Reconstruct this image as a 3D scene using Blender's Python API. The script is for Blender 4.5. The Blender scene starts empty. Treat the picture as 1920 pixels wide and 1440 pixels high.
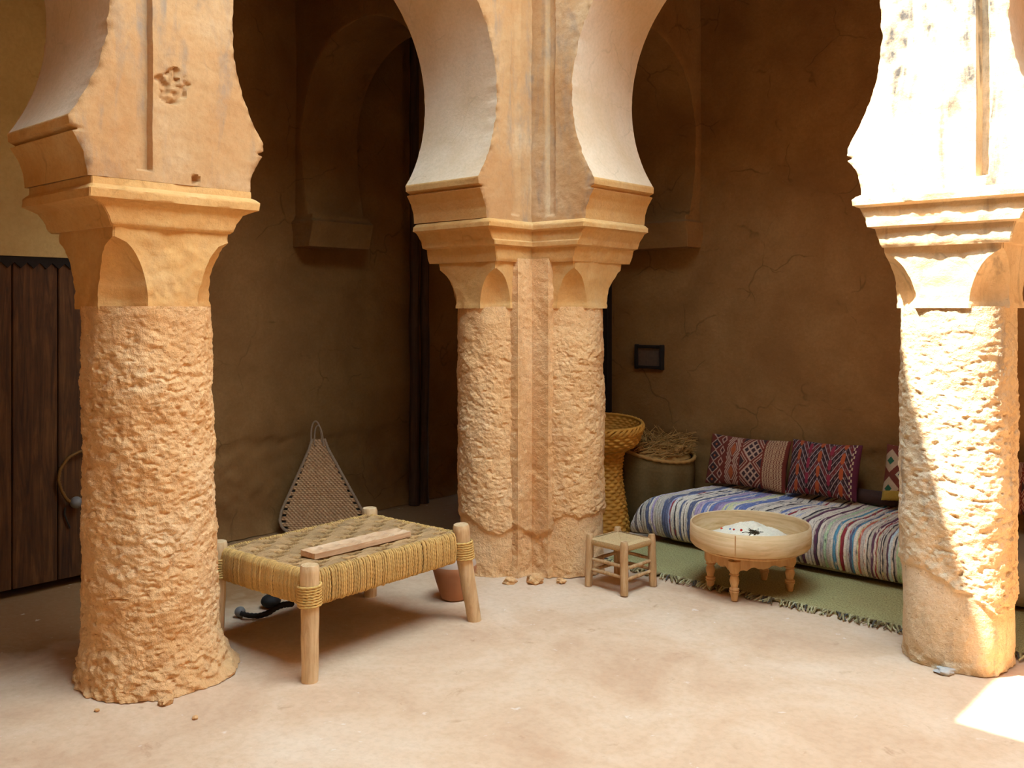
import bpy, bmesh, math, random
import numpy as np
from mathutils import Vector, Matrix

SC = bpy.context.scene
COL = SC.collection
rng = np.random.RandomState(7)
random.seed(5)
PI = math.pi

# ------------------------------------------------------------------ camera frame
F, CX, HY, CH = 1750.0, 960.0, 580.0, 1.5          # focal length, centre, horizon, eye height
VX, VY = 0.7457, -0.6662                           # world X in camera plan
UX, UY = 0.6662, 0.7457                            # world Y in camera plan


def c2w(cx, cy):
    return (cx * VX + cy * VY, cx * UX + cy * UY)


def on_depth(px, py, d):
    X, Y = c2w((px - CX) / F * d, d)
    return np.array((X, Y, CH - (py - HY) / F * d))


def on_z(px, py, z=0.0):
    return on_depth(px, py, (CH - z) * F / (py - HY))


def on_X(px, py, X0):
    r = (px - CX) / F
    d = X0 / (r * VX + VY)
    return on_depth(px, py, d)


def on_Y(px, py, Y0):
    r = (px - CX) / F
    d = Y0 / (r * UX + UY)
    return on_depth(px, py, d)


# ------------------------------------------------------------------ noise (numpy perlin)
_perm = np.random.RandomState(3).permutation(256)
_perm = np.concatenate([_perm, _perm, _perm])
_grad = np.random.RandomState(4).normal(size=(256, 3))
_grad /= np.linalg.norm(_grad, axis=1)[:, None]


def pnoise(P):
    P = np.asarray(P, float)
    i = np.floor(P).astype(int)
    f = P - i
    i &= 255
    w = f * f * f * (f * (f * 6 - 15) + 10)
    out = 0
    for dx in (0, 1):
        for dy in (0, 1):
            for dz in (0, 1):
                h = _perm[_perm[_perm[(i[:, 0] + dx) & 255] + ((i[:, 1] + dy) & 255)] + ((i[:, 2] + dz) & 255)]
                g = _grad[h]
                d = g[:, 0] * (f[:, 0] - dx) + g[:, 1] * (f[:, 1] - dy) + g[:, 2] * (f[:, 2] - dz)
                wx = w[:, 0] if dx else 1 - w[:, 0]
                wy = w[:, 1] if dy else 1 - w[:, 1]
                wz = w[:, 2] if dz else 1 - w[:, 2]
                out = out + d * wx * wy * wz
    return out * 1.6


def fbm(P, octv=3, gain=0.5):
    P = np.asarray(P, float)
    a, s, o = 1.0, 1.0, 0
    for k in range(octv):
        o = o + a * pnoise(P * s + k * 17.3)
        a *= gain
        s *= 2.03
    return o


# ------------------------------------------------------------------ mesh helpers
class MB:
    def __init__(self):
        self.v, self.q, self.n, self.cols = [], [], 0, []

    def add(self, verts, faces, col=None):
        verts = np.asarray(verts, float).reshape(-1, 3)
        self.v.append(verts)
        for f in faces:
            self.q.append(tuple(int(i) + self.n for i in f))
        self.cols.append(np.tile(np.array(col if col is not None else (1, 1, 1)), (len(verts), 1)) if (col is None or np.ndim(col) == 1) else np.asarray(col))
        self.n += len(verts)

    def grid(self, P, wrap_u=False, wrap_v=False, flip=False, col=None):
        nu, nv = P.shape[0], P.shape[1]
        idx = np.arange(nu * nv).reshape(nu, nv)
        a = idx
        if wrap_u:
            a = np.vstack([a, a[:1]])
        if wrap_v:
            a = np.hstack([a, a[:, :1]])
        q = np.stack([a[:-1, :-1], a[1:, :-1], a[1:, 1:], a[:-1, 1:]], -1).reshape(-1, 4)
        if flip:
            q = q[:, ::-1]
        c = None if col is None else (col if np.ndim(col) == 1 else np.asarray(col).reshape(-1, 3))
        self.add(P.reshape(-1, 3), q, c)

    def box(self, c, s, R=None, bev=0.0):
        c = np.array(c, float)
        h = np.array(s, float) / 2
        sg = np.array([(x, y, z) for x in (-1, 1) for y in (-1, 1) for z in (-1, 1)], float)
        if bev <= 0:
            V = sg * h
            Fc = [(0, 1, 3, 2), (4, 6, 7, 5), (0, 4, 5, 1), (2, 3, 7, 6), (0, 2, 6, 4), (1, 5, 7, 3)]
        else:
            V, key = [], {}
            for k, g in enumerate(sg):
                for a in range(3):
                    p = g * (h - bev)
                    p[a] = g[a] * h[a]
                    key[(k, a)] = len(V)
                    V.append(p)
            V = np.array(V)
            ci = {tuple(int(t) for t in g): k for k, g in enumerate(sg)}
            Fc = []
            for a in range(3):
                b, d = [(1, 2), (2, 0), (0, 1)][a]
                for s0 in (-1, 1):
                    loop = []
                    for (p, q2) in ((-1, -1), (1, -1), (1, 1), (-1, 1)):
                        g = [0, 0, 0]
                        g[a], g[b], g[d] = s0, p, q2
                        loop.append(key[(ci[tuple(g)], a)])
                    Fc.append(loop if s0 > 0 else loop[::-1])
            for a in range(3):
                b, d = [(1, 2), (2, 0), (0, 1)][a]
                for sb in (-1, 1):
                    for sd in (-1, 1):
                        g0, g1 = [0, 0, 0], [0, 0, 0]
                        g0[a], g1[a] = -1, 1
                        g0[b] = g1[b] = sb
                        g0[d] = g1[d] = sd
                        k0, k1 = ci[tuple(g0)], ci[tuple(g1)]
                        l = [key[(k0, b)], key[(k1, b)], key[(k1, d)], key[(k0, d)]]
                        Fc.append(l if sb * sd < 0 else l[::-1])
            for g, k in ci.items():
                l = [key[(k, 0)], key[(k, 1)], key[(k, 2)]]
                Fc.append(l if g[0] * g[1] * g[2] > 0 else l[::-1])
        if R is not None:
            V = V @ np.array(R).T
        self.add(V + c, Fc)

    def tube(self, path, rad, n=8, caps=True, closed=False, lobes=0, pitch=0.02, amp=0.25, phase=0.0, squash=None, col=None):
        P = np.asarray(path, float)
        m = len(P)
        rad = np.full(m, rad, float) if np.ndim(rad) == 0 else np.asarray(rad, float)
        T = np.gradient(P, axis=0)
        if closed:
            T = np.roll(P, -1, 0) - np.roll(P, 1, 0)
        T /= (np.linalg.norm(T, axis=1)[:, None] + 1e-12)
        up = np.array((0, 0, 1.0)) if abs(T[0][2]) < 0.9 else np.array((1.0, 0, 0))
        N = np.zeros_like(P)
        nprev = up - T[0] * up.dot(T[0])
        nprev /= np.linalg.norm(nprev)
        for i in range(m):
            nn = nprev - T[i] * nprev.dot(T[i])
            nn /= (np.linalg.norm(nn) + 1e-12)
            N[i] = nn
            nprev = nn
        B = np.cross(T, N)
        L = np.concatenate([[0], np.cumsum(np.linalg.norm(np.diff(P, axis=0), axis=1))])
        th = np.arange(n) / n * 2 * PI
        r = rad[:, None] * np.ones(n)[None]
        if lobes:
            r = r * (1 - amp / 2 + amp / 2 * np.cos(lobes * th[None] - 2 * PI * L[:, None] / pitch + phase))
        a, b = r * np.cos(th), r * np.sin(th)
        if squash:
            b = b * squash
        V = P[:, None] + N[:, None] * a[..., None] + B[:, None] * b[..., None]
        n0 = self.n
        self.grid(V, wrap_u=closed, wrap_v=True, flip=False, col=col)
        if caps and not closed:
            self.q.append(tuple(n0 + k for k in range(n)))
            self.q.append(tuple(n0 + (m - 1) * n + k for k in range(n))[::-1])

    def lathe(self, prof, n=48, c=(0, 0, 0), disp=None, caps=(False, False)):
        prof = np.asarray(prof, float)
        th = np.arange(n) / n * 2 * PI
        R, Z = np.meshgrid(prof[:, 0], th, indexing='ij')[0], prof[:, 1][:, None] * np.ones(n)[None]
        TH = th[None] * np.ones(len(prof))[:, None]
        if disp is not None:
            R = R + disp(TH, R, Z)
        V = np.stack([R * np.cos(TH) + c[0], R * np.sin(TH) + c[1], Z + c[2]], -1)
        n0 = self.n
        self.grid(V, wrap_v=True, flip=True)
        if caps[0]:
            self.q.append(tuple(n0 + k for k in range(n))[::-1])
        if caps[1]:
            self.q.append(tuple(n0 + (len(prof) - 1) * n + k for k in range(n)))

    def build(self, name, m, parent=None, smooth=True, fixn=False, merge=0.0, origin=None, colattr=False):
        V = np.concatenate(self.v) if self.v else np.zeros((0, 3))
        if origin is not None:
            V = V - np.asarray(origin)
        me = bpy.data.meshes.new(name)
        me.from_pydata(V.tolist(), [], self.q)
        if colattr:
            at = me.color_attributes.new('tint', 'FLOAT_COLOR', 'POINT')
            C = np.concatenate(self.cols)
            at.data.foreach_set('color', np.hstack([C, np.ones((len(C), 1))]).astype(np.float32).ravel())
        if merge or fixn:
            bm = bmesh.new()
            bm.from_mesh(me)
            if merge:
                bmesh.ops.remove_doubles(bm, verts=bm.verts, dist=merge)
                bmesh.ops.dissolve_degenerate(bm, edges=bm.edges, dist=1e-6)
            if fixn:
                bmesh.ops.recalc_face_normals(bm, faces=bm.faces)
            bm.to_mesh(me)
            bm.free()
        me.validate()
        me.polygons.foreach_set('use_smooth', [smooth] * len(me.polygons))
        if smooth:
            me.set_sharp_from_angle(angle=math.radians(50))
        me.materials.append(m)
        o = bpy.data.objects.new(name, me)
        COL.objects.link(o)
        if origin is not None and parent is None:
            o.location = origin
        if parent is not None:
            o.parent = parent
        return o


def tag(o, label, cat, group=None, kind=None):
    o['label'], o['category'] = label, cat
    if group:
        o['group'] = group
    if kind:
        o['kind'] = kind
    return o


def thing(name, label, cat, loc, rotz=0.0, group=None):
    o = bpy.data.objects.new(name, None)
    o.empty_display_size = 0.1
    COL.objects.link(o)
    o.location = loc
    o.rotation_euler = (0, 0, rotz)
    return tag(o, label, cat, group)


def struct(o, label=None):
    o['kind'] = 'structure'
    if label:
        o['label'] = label
    return o


# ------------------------------------------------------------------ materials
def lin(r, g, b):
    f = lambda c: (c / 255 / 12.92) if c / 255 <= 0.04045 else ((c / 255 + 0.055) / 1.055) ** 2.4
    return (f(r), f(g), f(b))


class NT:
    def __init__(self, name):
        self.m = bpy.data.materials.new(name)
        self.m.use_nodes = True
        self.t = self.m.node_tree
        self.t.nodes.clear()
        self.out = self.t.nodes.new('ShaderNodeOutputMaterial')
        self.b = self.t.nodes.new('ShaderNodeBsdfPrincipled')
        self.t.links.new(self.b.outputs[0], self.out.inputs[0])
        self.b.inputs['Roughness'].default_value = 0.95
        self.b.inputs['Specular IOR Level'].default_value = 0.15

    def n(self, t, **kw):
        nd = self.t.nodes.new('ShaderNode' + t)
        for k, v in kw.items():
            setattr(nd, k, v)
        return nd

    def l(self, a, b):
        self.t.links.new(a, b)

    def setin(self, nd, i, v):
        if hasattr(v, 'is_linked') or isinstance(v, bpy.types.NodeSocket):
            self.l(v, nd.inputs[i])
        else:
            nd.inputs[i].default_value = v

    def coord(self, kind='pos', scale=(1, 1, 1), rot=(0, 0, 0)):
        if kind == 'pos':
            o = self.n('NewGeometry').outputs['Position']
        else:
            o = self.n('TexCoord').outputs[kind]
        mp = self.n('Mapping')
        mp.inputs['Scale'].default_value = scale
        mp.inputs['Rotation'].default_value = rot
        self.l(o, mp.inputs[0])
        return mp.outputs[0]

    def noise(self, vec, scale, detail=4, rough=0.55, dist=0.0):
        nd = self.n('TexNoise')
        self.l(vec, nd.inputs['Vector'])
        nd.inputs['Scale'].default_value = scale
        nd.inputs['Detail'].default_value = detail
        nd.inputs['Roughness'].default_value = rough
        nd.inputs['Distortion'].default_value = dist
        return nd.outputs[0]

    def vor(self, vec, scale, feature='F1', rnd=1.0):
        nd = self.n('TexVoronoi', feature=feature)
        self.l(vec, nd.inputs['Vector'])
        nd.inputs['Scale'].default_value = scale
        nd.inputs['Randomness'].default_value = rnd
        return nd.outputs[0]

    def ramp(self, fac, stops, interp='LINEAR'):
        nd = self.n('ValToRGB')
        r = nd.color_ramp
        r.interpolation = interp
        while len(r.elements) > 1:
            r.elements.remove(r.elements[-1])
        for k, (p, c) in enumerate(stops):
            e = r.elements[0] if k == 0 else r.elements.new(p)
            e.position = p
            c = (c, c, c) if np.ndim(c) == 0 else c
            e.color = (c[0], c[1], c[2], 1)
        self.l(fac, nd.inputs[0])
        return nd.outputs[0]

    def mix(self, fac, a, b, mode='MIX'):
        nd = self.n('Mix', data_type='RGBA', blend_type=mode)
        for i, v in ((0, fac), (6, a), (7, b)):
            if isinstance(v, bpy.types.NodeSocket):
                self.l(v, nd.inputs[i])
            elif i == 0:
                nd.inputs[0].default_value = v
            else:
                nd.inputs[i].default_value = (v[0], v[1], v[2], 1)
        return nd.outputs[2]

    def math(self, op, a, b=0.0):
        nd = self.n('Math', operation=op)
        self.setin(nd, 0, a)
        self.setin(nd, 1, b)
        return nd.outputs[0]

    def color(self, c):
        if isinstance(c, bpy.types.NodeSocket):
            self.l(c, self.b.inputs['Base Color'])
        else:
            self.b.inputs['Base Color'].default_value = (c[0], c[1], c[2], 1)

    def bump(self, *hs):
        prev = None
        for h, strength, dist in hs:
            nd = self.n('Bump')
            nd.inputs['Strength'].default_value = strength
            nd.inputs['Distance'].default_value = dist
            self.l(h, nd.inputs['Height'])
            if prev is not None:
                self.l(prev, nd.inputs['Normal'])
            prev = nd.outputs[0]
        self.l(prev, self.b.inputs['Normal'])


MUD_A, MUD_B, MUD_C = lin(206, 170, 122), lin(188, 150, 102), lin(218, 188, 146)


def mud(name, a, b, c, straw=0.5, cracks=0.0, grey_streaks=0.0, lumps=0.4, gcol=(140, 122, 105), gth=0.5, worn=False):
    t = NT(name)
    p = t.coord()
    big = t.noise(p, 2.3, 5, 0.6, 0.3)
    col = t.ramp(big, [(0.3, b), (0.52, a), (0.75, c)])
    fine = t.noise(p, 55, 4, 0.6)
    col = t.mix(t.ramp(fine, [(0.35, 0.22), (0.6, 0.0)]), col, [x * 0.72 for x in b])
    # straw flecks: thin stretched noise in two directions
    s1 = t.noise(t.coord(scale=(60, 60, 260), rot=(0.5, 0.4, 0.3)), 1, 2, 0.5, 0.4)
    s2 = t.noise(t.coord(scale=(300, 300, 55), rot=(0.6, -0.5, 0.2)), 1, 2, 0.5, 0.4)
    st = t.math('MAXIMUM', s1, s2)
    dark = t.ramp(t.math('MINIMUM', s1, s2), [(0.24, 1.0), (0.34, 0.0)])
    col = t.mix(t.math('MULTIPLY', t.ramp(st, [(0.68, 0.0), (0.78, 1.0)]), 0.35 * straw), col, lin(235, 205, 150))
    col = t.mix(t.math('MULTIPLY', dark, 0.75 * straw), col, lin(110, 72, 40))
    if grey_streaks > 0:
        g = t.noise(t.coord(scale=(9, 9, 1.7)), 1, 5, 0.62, 0.6)
        g2 = t.noise(p, 13, 4, 0.6)
        gm = t.math('MULTIPLY', t.ramp(g, [(gth, 0.0), (gth + 0.16, 1.0)]), t.ramp(g2, [(0.38, 0.2), (0.6, 1.0)]))
        col = t.mix(t.math('MULTIPLY', gm, grey_streaks), col, lin(*gcol))
    if worn:
        col = t.mix(1.0, col, t.n('Attribute', attribute_name='tint').outputs['Color'], 'MULTIPLY')
    hs = [(t.noise(p, 28, 5, 0.65), lumps, 0.02), (fine, 0.3, 0.004), (st, straw * 0.5, 0.004)]
    if cracks > 0:
        wob = t.noise(p, 3.0, 4, 0.6)
        vm = t.n('VectorMath', operation='ADD')
        t.l(p, vm.inputs[0])
        nz = t.n('TexNoise')
        t.l(p, nz.inputs['Vector'])
        nz.inputs['Scale'].default_value = 5
        sc = t.n('VectorMath', operation='SCALE')
        t.l(nz.outputs['Color'], sc.inputs[0])
        sc.inputs['Scale'].default_value = 0.22
        t.l(sc.outputs[0], vm.inputs[1])
        ed = t.vor(vm.outputs[0], 2.2, 'DISTANCE_TO_EDGE')
        cr = t.math('MULTIPLY', t.ramp(ed, [(0.0, 1.0), (0.016, 0.0)]), t.ramp(wob, [(0.5, 0.0), (0.6, 1.0)]))
        col = t.mix(t.math('MULTIPLY', cr, cracks), col, [x * 0.3 for x in b])
        hs.append((t.math('SUBTRACT', 1.0, cr), 0.4 * cracks, 0.006))
    t.color(col)
    t.bump(*hs)
    return t.m


M = {}
M['shaft'] = mud('rough_mud', lin(230, 178, 122), lin(214, 156, 98), lin(236, 196, 148), 1.0, 0, 0.15, 0.7)
M['capital'] = mud('capital_plaster', lin(210, 158, 96), lin(202, 142, 78), lin(218, 176, 122), 0.35, 0.25, 0.1, 0.22)
M['soffit'] = mud('soffit_plaster', lin(220, 186, 150), lin(212, 174, 134), lin(228, 200, 168), 0.12, 0.2, 0.1, 0.08)
M['arcade'] = mud('arcade_plaster', lin(192, 146, 98), lin(184, 130, 80), lin(206, 170, 128), 0.3, 0.15, 0.75, 0.15, worn=True)
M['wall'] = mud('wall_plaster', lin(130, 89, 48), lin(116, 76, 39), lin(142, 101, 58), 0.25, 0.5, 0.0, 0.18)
M['arcade_r'] = mud('bleached_arcade_plaster', lin(212, 186, 150), lin(204, 172, 130), lin(222, 200, 168), 0.4, 0.1, 0.97, 0.2, (74, 70, 66), 0.475, True)  # darker and denser grey streaks than on the other arcade walls
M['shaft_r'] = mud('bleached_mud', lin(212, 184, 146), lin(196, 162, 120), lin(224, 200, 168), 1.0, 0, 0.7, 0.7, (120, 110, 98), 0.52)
M['over_door'] = mud('over_door_plaster', lin(176, 144, 92), lin(164, 130, 80), lin(186, 156, 104), 0.2, 0.3, 0.0, 0.1)
M['capital_r'] = mud('sunlit_capital', lin(214, 184, 144), lin(204, 166, 120), lin(222, 196, 160), 0.5, 0.4, 0.7, 0.25, (110, 98, 84), 0.55)  # whiteness of direct sun put into a paler capital colour
M['court'] = mud('court_plaster', MUD_A, MUD_B, MUD_C, 0.2, 0, 0.2, 0.1)


def floor_mat():
    t = NT('earth_floor')
    p = t.coord()
    a = t.noise(p, 1.7, 6, 0.62, 0.4)
    col = t.ramp(a, [(0.32, lin(200, 158, 122)), (0.5, lin(214, 176, 140)), (0.7, lin(224, 192, 160))])
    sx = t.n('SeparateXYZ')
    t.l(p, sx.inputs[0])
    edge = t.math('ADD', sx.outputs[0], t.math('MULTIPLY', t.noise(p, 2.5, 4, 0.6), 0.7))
    col = t.mix(t.ramp(t.math('ADD', edge, 4.3), [(0.30, 1.0), (0.62, 0.0)]), col, lin(142, 100, 62))  # shade of the left gallery put into the floor colour
    f = t.noise(p, 34, 5, 0.65)
    col = t.mix(t.ramp(f, [(0.36, 0.16), (0.56, 0.0)]), col, lin(168, 126, 92))
    sp = t.noise(p, 9, 6, 0.7, 0.5)
    col = t.mix(t.math('MULTIPLY', t.ramp(sp, [(0.62, 0.0), (0.74, 1.0)]), 0.45), col, lin(160, 112, 72))
    wh = t.noise(t.coord(scale=(1, 1, 1), rot=(0, 0, 1)), 14, 3, 0.6, 0.3)
    col = t.mix(t.math('MULTIPLY', t.ramp(wh, [(0.68, 0.0), (0.74, 1.0)]), 0.5), col, lin(236, 220, 200))
    t.color(col)
    t.bump((t.noise(p, 7, 5, 0.6), 0.25, 0.03), (f, 0.14, 0.006), (t.noise(p, 160, 2, 0.5), 0.12, 0.002))
    return t.m


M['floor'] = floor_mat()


def wood(name, c1, c2, c3, scale=(3, 3, 40), rot=(0, 0, 0), bump=0.25, kind='Object', rough=0.75):
    t = NT(name)
    p = t.coord(kind, scale, rot)
    g = t.noise(p, 1.0, 6, 0.65, 1.2)
    col = t.ramp(g, [(0.3, c1), (0.5, c2), (0.72, c3)])
    b = t.noise(t.coord(kind, (6, 6, 6)), 1, 4, 0.6)
    col = t.mix(t.ramp(b, [(0.35, 0.35), (0.6, 0.0)]), col, c1)
    t.color(col)
    t.b.inputs['Roughness'].default_value = rough
    t.b.inputs['Specular IOR Level'].default_value = 0.25
    t.bump((g, bump, 0.004))
    return t.m


M['leg_wood'] = wood('pale_pole_wood', lin(176, 134, 88), lin(214, 176, 128), lin(230, 198, 156), (26, 26, 3))
M['stool_wood'] = wood('stool_wood', lin(156, 112, 70), lin(190, 146, 98), lin(214, 176, 132), (30, 30, 4))
M['board_wood'] = wood('board_wood', lin(178, 132, 92), lin(206, 164, 122), lin(222, 186, 148), (4, 30, 30))
M['table_wood'] = wood('table_wood', lin(190, 138, 84), lin(214, 164, 108), lin(224, 180, 128), (20, 20, 4), bump=0.1)
M['pan_wood'] = wood('bent_wood', lin(190, 150, 100), lin(220, 186, 138), lin(232, 206, 164), (2.5, 2.5, 26), bump=0.06)
M['door_wood'] = wood('dark_door_wood', lin(42, 23, 9), lin(76, 44, 19), lin(104, 66, 32), (30, 30, 2.2), bump=0.5)
M['post_wood'] = wood('dark_post_wood', lin(42, 26, 16), lin(70, 46, 30), lin(92, 64, 44), (26, 26, 1.6), bump=0.6)


def plain(name, c, rough=0.9, metal=0.0, noise=0.2, scale=40, bump=0.2):
    t = NT(name)
    p = t.coord('Object')
    nz = t.noise(p, scale, 4, 0.6)
    t.color(t.mix(t.ramp(nz, [(0.35, noise), (0.65, 0.0)]), c, [x * 0.5 for x in c]))
    t.b.inputs['Roughness'].default_value = rough
    t.b.inputs['Metallic'].default_value = metal
    t.bump((nz, bump, 0.003))
    return t.m


M['rope'] = plain('straw_rope', lin(216, 172, 100), 0.85, 0, 0.5, 90, 0.3)
M['weave'] = plain('woven_cord', lin(190, 148, 100), 0.9, 0, 0.45, 110, 0.4)
M['fan'] = plain('fan_weave', lin(178, 136, 98), 0.9, 0, 0.45, 120, 0.4)
M['fan_hoop'] = plain('grey_withy', lin(150, 120, 92), 0.8, 0, 0.3, 60, 0.2)
M['rush'] = plain('rush_cord', lin(200, 162, 112), 0.9, 0, 0.4, 120, 0.4)
M['basket'] = plain('yellow_wicker', lin(196, 132, 50), 0.7, 0, 0.5, 35, 0.2)
M['sack'] = plain('sack_weave', lin(104, 80, 46), 0.95, 0, 0.4, 60, 0.4)
M['straw'] = plain('dry_straw', lin(160, 114, 60), 0.9, 0, 0.4, 30, 0.2)
M['clay'] = plain('terracotta', lin(176, 118, 80), 0.8, 0, 0.25, 9, 0.15)
M['clay_top'] = plain('pale_clay', lin(186, 160, 138), 0.85, 0, 0.25, 20, 0.15)
M['iron'] = plain('dark_iron', lin(52, 46, 42), 0.6, 0.3, 0.4, 60, 0.3)
M['knob'] = plain('grey_knob', lin(128, 120, 112), 0.55, 0.2, 0.3, 50, 0.2)
M['brass'] = plain('old_brass', lin(120, 82, 40), 0.55, 0.3, 0.4, 70, 0.3)
M['mattress'] = plain('mattress_cloth', lin(150, 128, 98), 0.95, 0, 0.25, 200, 0.3)
M['grain'] = plain('pale_heap', lin(238, 218, 186), 0.95, 0, 0.25, 90, 0.6)
M['twig'] = plain('dark_sprig', lin(62, 50, 32), 0.9)
M['stone'] = plain('pale_stone', lin(186, 178, 166), 0.9, 0, 0.2, 20, 0.2)
M['dark_cloth'] = plain('dark_cloth', lin(66, 44, 36), 0.95, 0, 0.3, 150, 0.3)
M['niche_wood'] = plain('niche_panel', lin(92, 70, 54), 0.8, 0, 0.4, 50, 0.3)
M['black_wood'] = plain('blackened_wood', lin(34, 26, 22), 0.8, 0, 0.4, 40, 0.3)


def tint(name, bump=0.4, scale=300, fade=0.25):
    t = NT(name)
    at = t.n('Attribute', attribute_name='tint')
    nz = t.noise(t.coord('Object'), scale, 3, 0.6)
    c = t.mix(t.ramp(nz, [(0.35, fade), (0.62, 0.0)]), at.outputs['Color'], lin(60, 50, 46))
    t.color(c)
    t.bump((nz, bump, 0.004))
    return t.m


M['tint'] = tint('dyed_weave')
M['rag'] = tint('rag_weave', 0.7, 140, 0.3)
M['beads'] = tint('coloured_bead', 0.05, 50, 0.0)


def rug_mat():
    t = NT('green_rug')
    p = t.coord()
    w = t.noise(t.coord(scale=(160, 70, 1)), 1, 3, 0.6)
    col = t.ramp(w, [(0.3, lin(118, 100, 58)), (0.5, lin(162, 146, 94)), (0.7, lin(184, 168, 116))])
    col = t.mix(t.ramp(t.noise(p, 5, 3, 0.6), [(0.35, 0.35), (0.6, 0.0)]), col, lin(150, 130, 84))
    t.color(col)
    t.bump((w, 0.6, 0.006))
    return t.m


M['rug'] = rug_mat()

# ------------------------------------------------------------------ the setting
TH = 0.58                                   # arcade wall thickness
AXF, AYF = -3.44, 4.02                      # courtyard faces of the two arcades
WL, WR = -5.42, 5.75                        # gallery back walls
XMAX, YMIN, ZTOP = 2.6, -2.3, 5.0


def slab(name, o, eu, ev, nrm, lu, lv, du, dv, disp, thick, m):
    """A wall: a gently uneven face on a solid slab."""
    o, eu, ev, nrm = [np.array(x, float) for x in (o, eu, ev, nrm)]
    u = np.linspace(0, lu, max(2, int(lu / du) + 1))
    v = np.linspace(0, lv, max(2, int(lv / dv) + 1))
    U, V = np.meshgrid(u, v, indexing='ij')
    P = o + U[..., None] * eu + V[..., None] * ev
    d = disp(P.reshape(-1, 3)).reshape(U.shape) if disp else 0 * U
    Pf = P + d[..., None] * nrm
    Pb = P - thick * nrm
    b = MB()
    b.grid(Pf)
    b.grid(Pb, flip=True)
    for A, B in ((Pf[0], Pb[0]), (Pb[-1], Pf[-1]), (Pb[:, 0], Pf[:, 0]), (Pf[:, -1], Pb[:, -1])):
        b.grid(np.stack([A, B], 0))
    return struct(b.build(name, m, merge=1e-5, fixn=True))


def floor_disp(P):
    d = 0.006 * fbm(P * 1.3, 3) + 0.0012 * fbm(P * 7, 2)
    return d - 0.004


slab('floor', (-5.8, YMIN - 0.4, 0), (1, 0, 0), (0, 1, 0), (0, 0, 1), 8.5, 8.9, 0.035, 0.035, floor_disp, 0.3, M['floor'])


def wall_disp(P):
    e = 0.62 + 0.05 * fbm(P * 3.1, 3)
    low = np.clip((e - P[:, 2]) / 0.02, 0, 1)
    d = 0.012 * fbm(P * 1.1, 2) + 0.0025 * fbm(P * 8, 3)
    d = d - 0.012 * low + low * 0.012 * fbm(P * 13, 3)
    d += 0.05 * np.clip((0.14 - P[:, 2]) / 0.14, 0, 1) ** 2
    c = np.array(NICHE_RING)
    rr = np.linalg.norm(P - c, axis=1)
    d -= 0.006 * np.exp(-((rr - 0.075) / 0.018) ** 2)
    return d


NICHE_RING = on_Y(1358, 357, WR)
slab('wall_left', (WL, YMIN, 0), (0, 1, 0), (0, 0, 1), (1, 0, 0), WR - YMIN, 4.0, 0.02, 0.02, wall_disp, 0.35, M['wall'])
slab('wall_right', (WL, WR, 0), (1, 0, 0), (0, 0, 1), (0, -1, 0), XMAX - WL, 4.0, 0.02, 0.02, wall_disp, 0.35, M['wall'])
slab('wall_near', (WL, YMIN, 0), (1, 0, 0), (0, 0, 1), (0, 1, 0), XMAX - WL, ZTOP, 0.2, 0.2, None, 0.3, M['court'])
slab('wall_east', (XMAX, YMIN, 0), (0, 1, 0), (0, 0, 1), (-1, 0, 0), WR - YMIN, ZTOP, 0.2, 0.2, None, 0.3, M['court'])
# gallery ceilings
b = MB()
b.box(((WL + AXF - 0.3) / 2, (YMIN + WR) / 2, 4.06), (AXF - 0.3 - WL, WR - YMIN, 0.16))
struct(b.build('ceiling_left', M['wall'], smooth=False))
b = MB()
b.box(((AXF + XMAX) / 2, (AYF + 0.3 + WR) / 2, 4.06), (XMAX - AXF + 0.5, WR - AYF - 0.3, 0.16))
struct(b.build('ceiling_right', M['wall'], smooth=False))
# unseen roof added over the court, opening shaped to limit sun and sky
HX0, HX1, HY0, HY1 = -2.49, 0.3, 0.98, 4.02
b = MB()
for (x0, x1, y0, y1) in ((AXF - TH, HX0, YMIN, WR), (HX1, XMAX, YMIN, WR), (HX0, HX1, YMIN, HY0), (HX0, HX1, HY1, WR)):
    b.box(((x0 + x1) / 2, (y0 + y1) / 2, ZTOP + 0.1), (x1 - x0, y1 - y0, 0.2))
struct(b.build('ceiling_court_blocker', M['court'], smooth=False))


# ---- arcade walls with horseshoe arches
def half_circle(R, zc, zs):
    def f(z):
        z = np.maximum(z, zs)
        return np.sqrt(np.maximum(R * R - np.minimum((z - zc), R) ** 2, 0))
    return f


def zrows(z0, zc, R, ztop, fine=0.012):
    a = np.arange(z0, zc + R * 0.75, fine)
    t = np.linspace(math.asin(0.76), PI / 2, 14)
    bb = zc + R * np.sin(t)
    c = np.linspace(zc + R + 0.03, ztop, 12)
    return np.concatenate([a, bb, c])


SOFF = MB()
CORB = MB()
CZ = [1.985, 2.05, 2.10, 2.145, 2.152, 2.157, 2.163, 2.172, 2.206]
CI = [0.066, 0.060, 0.042, 0.012, 0.008, 0.032, 0.028, 0.002, 0.0]


def corb(f, sign):
    def g(z):
        z = np.asarray(z, float)
        return f(z) + sign * np.where(z < 2.206, np.interp(z, CZ, CI), 0)
    return g


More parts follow.
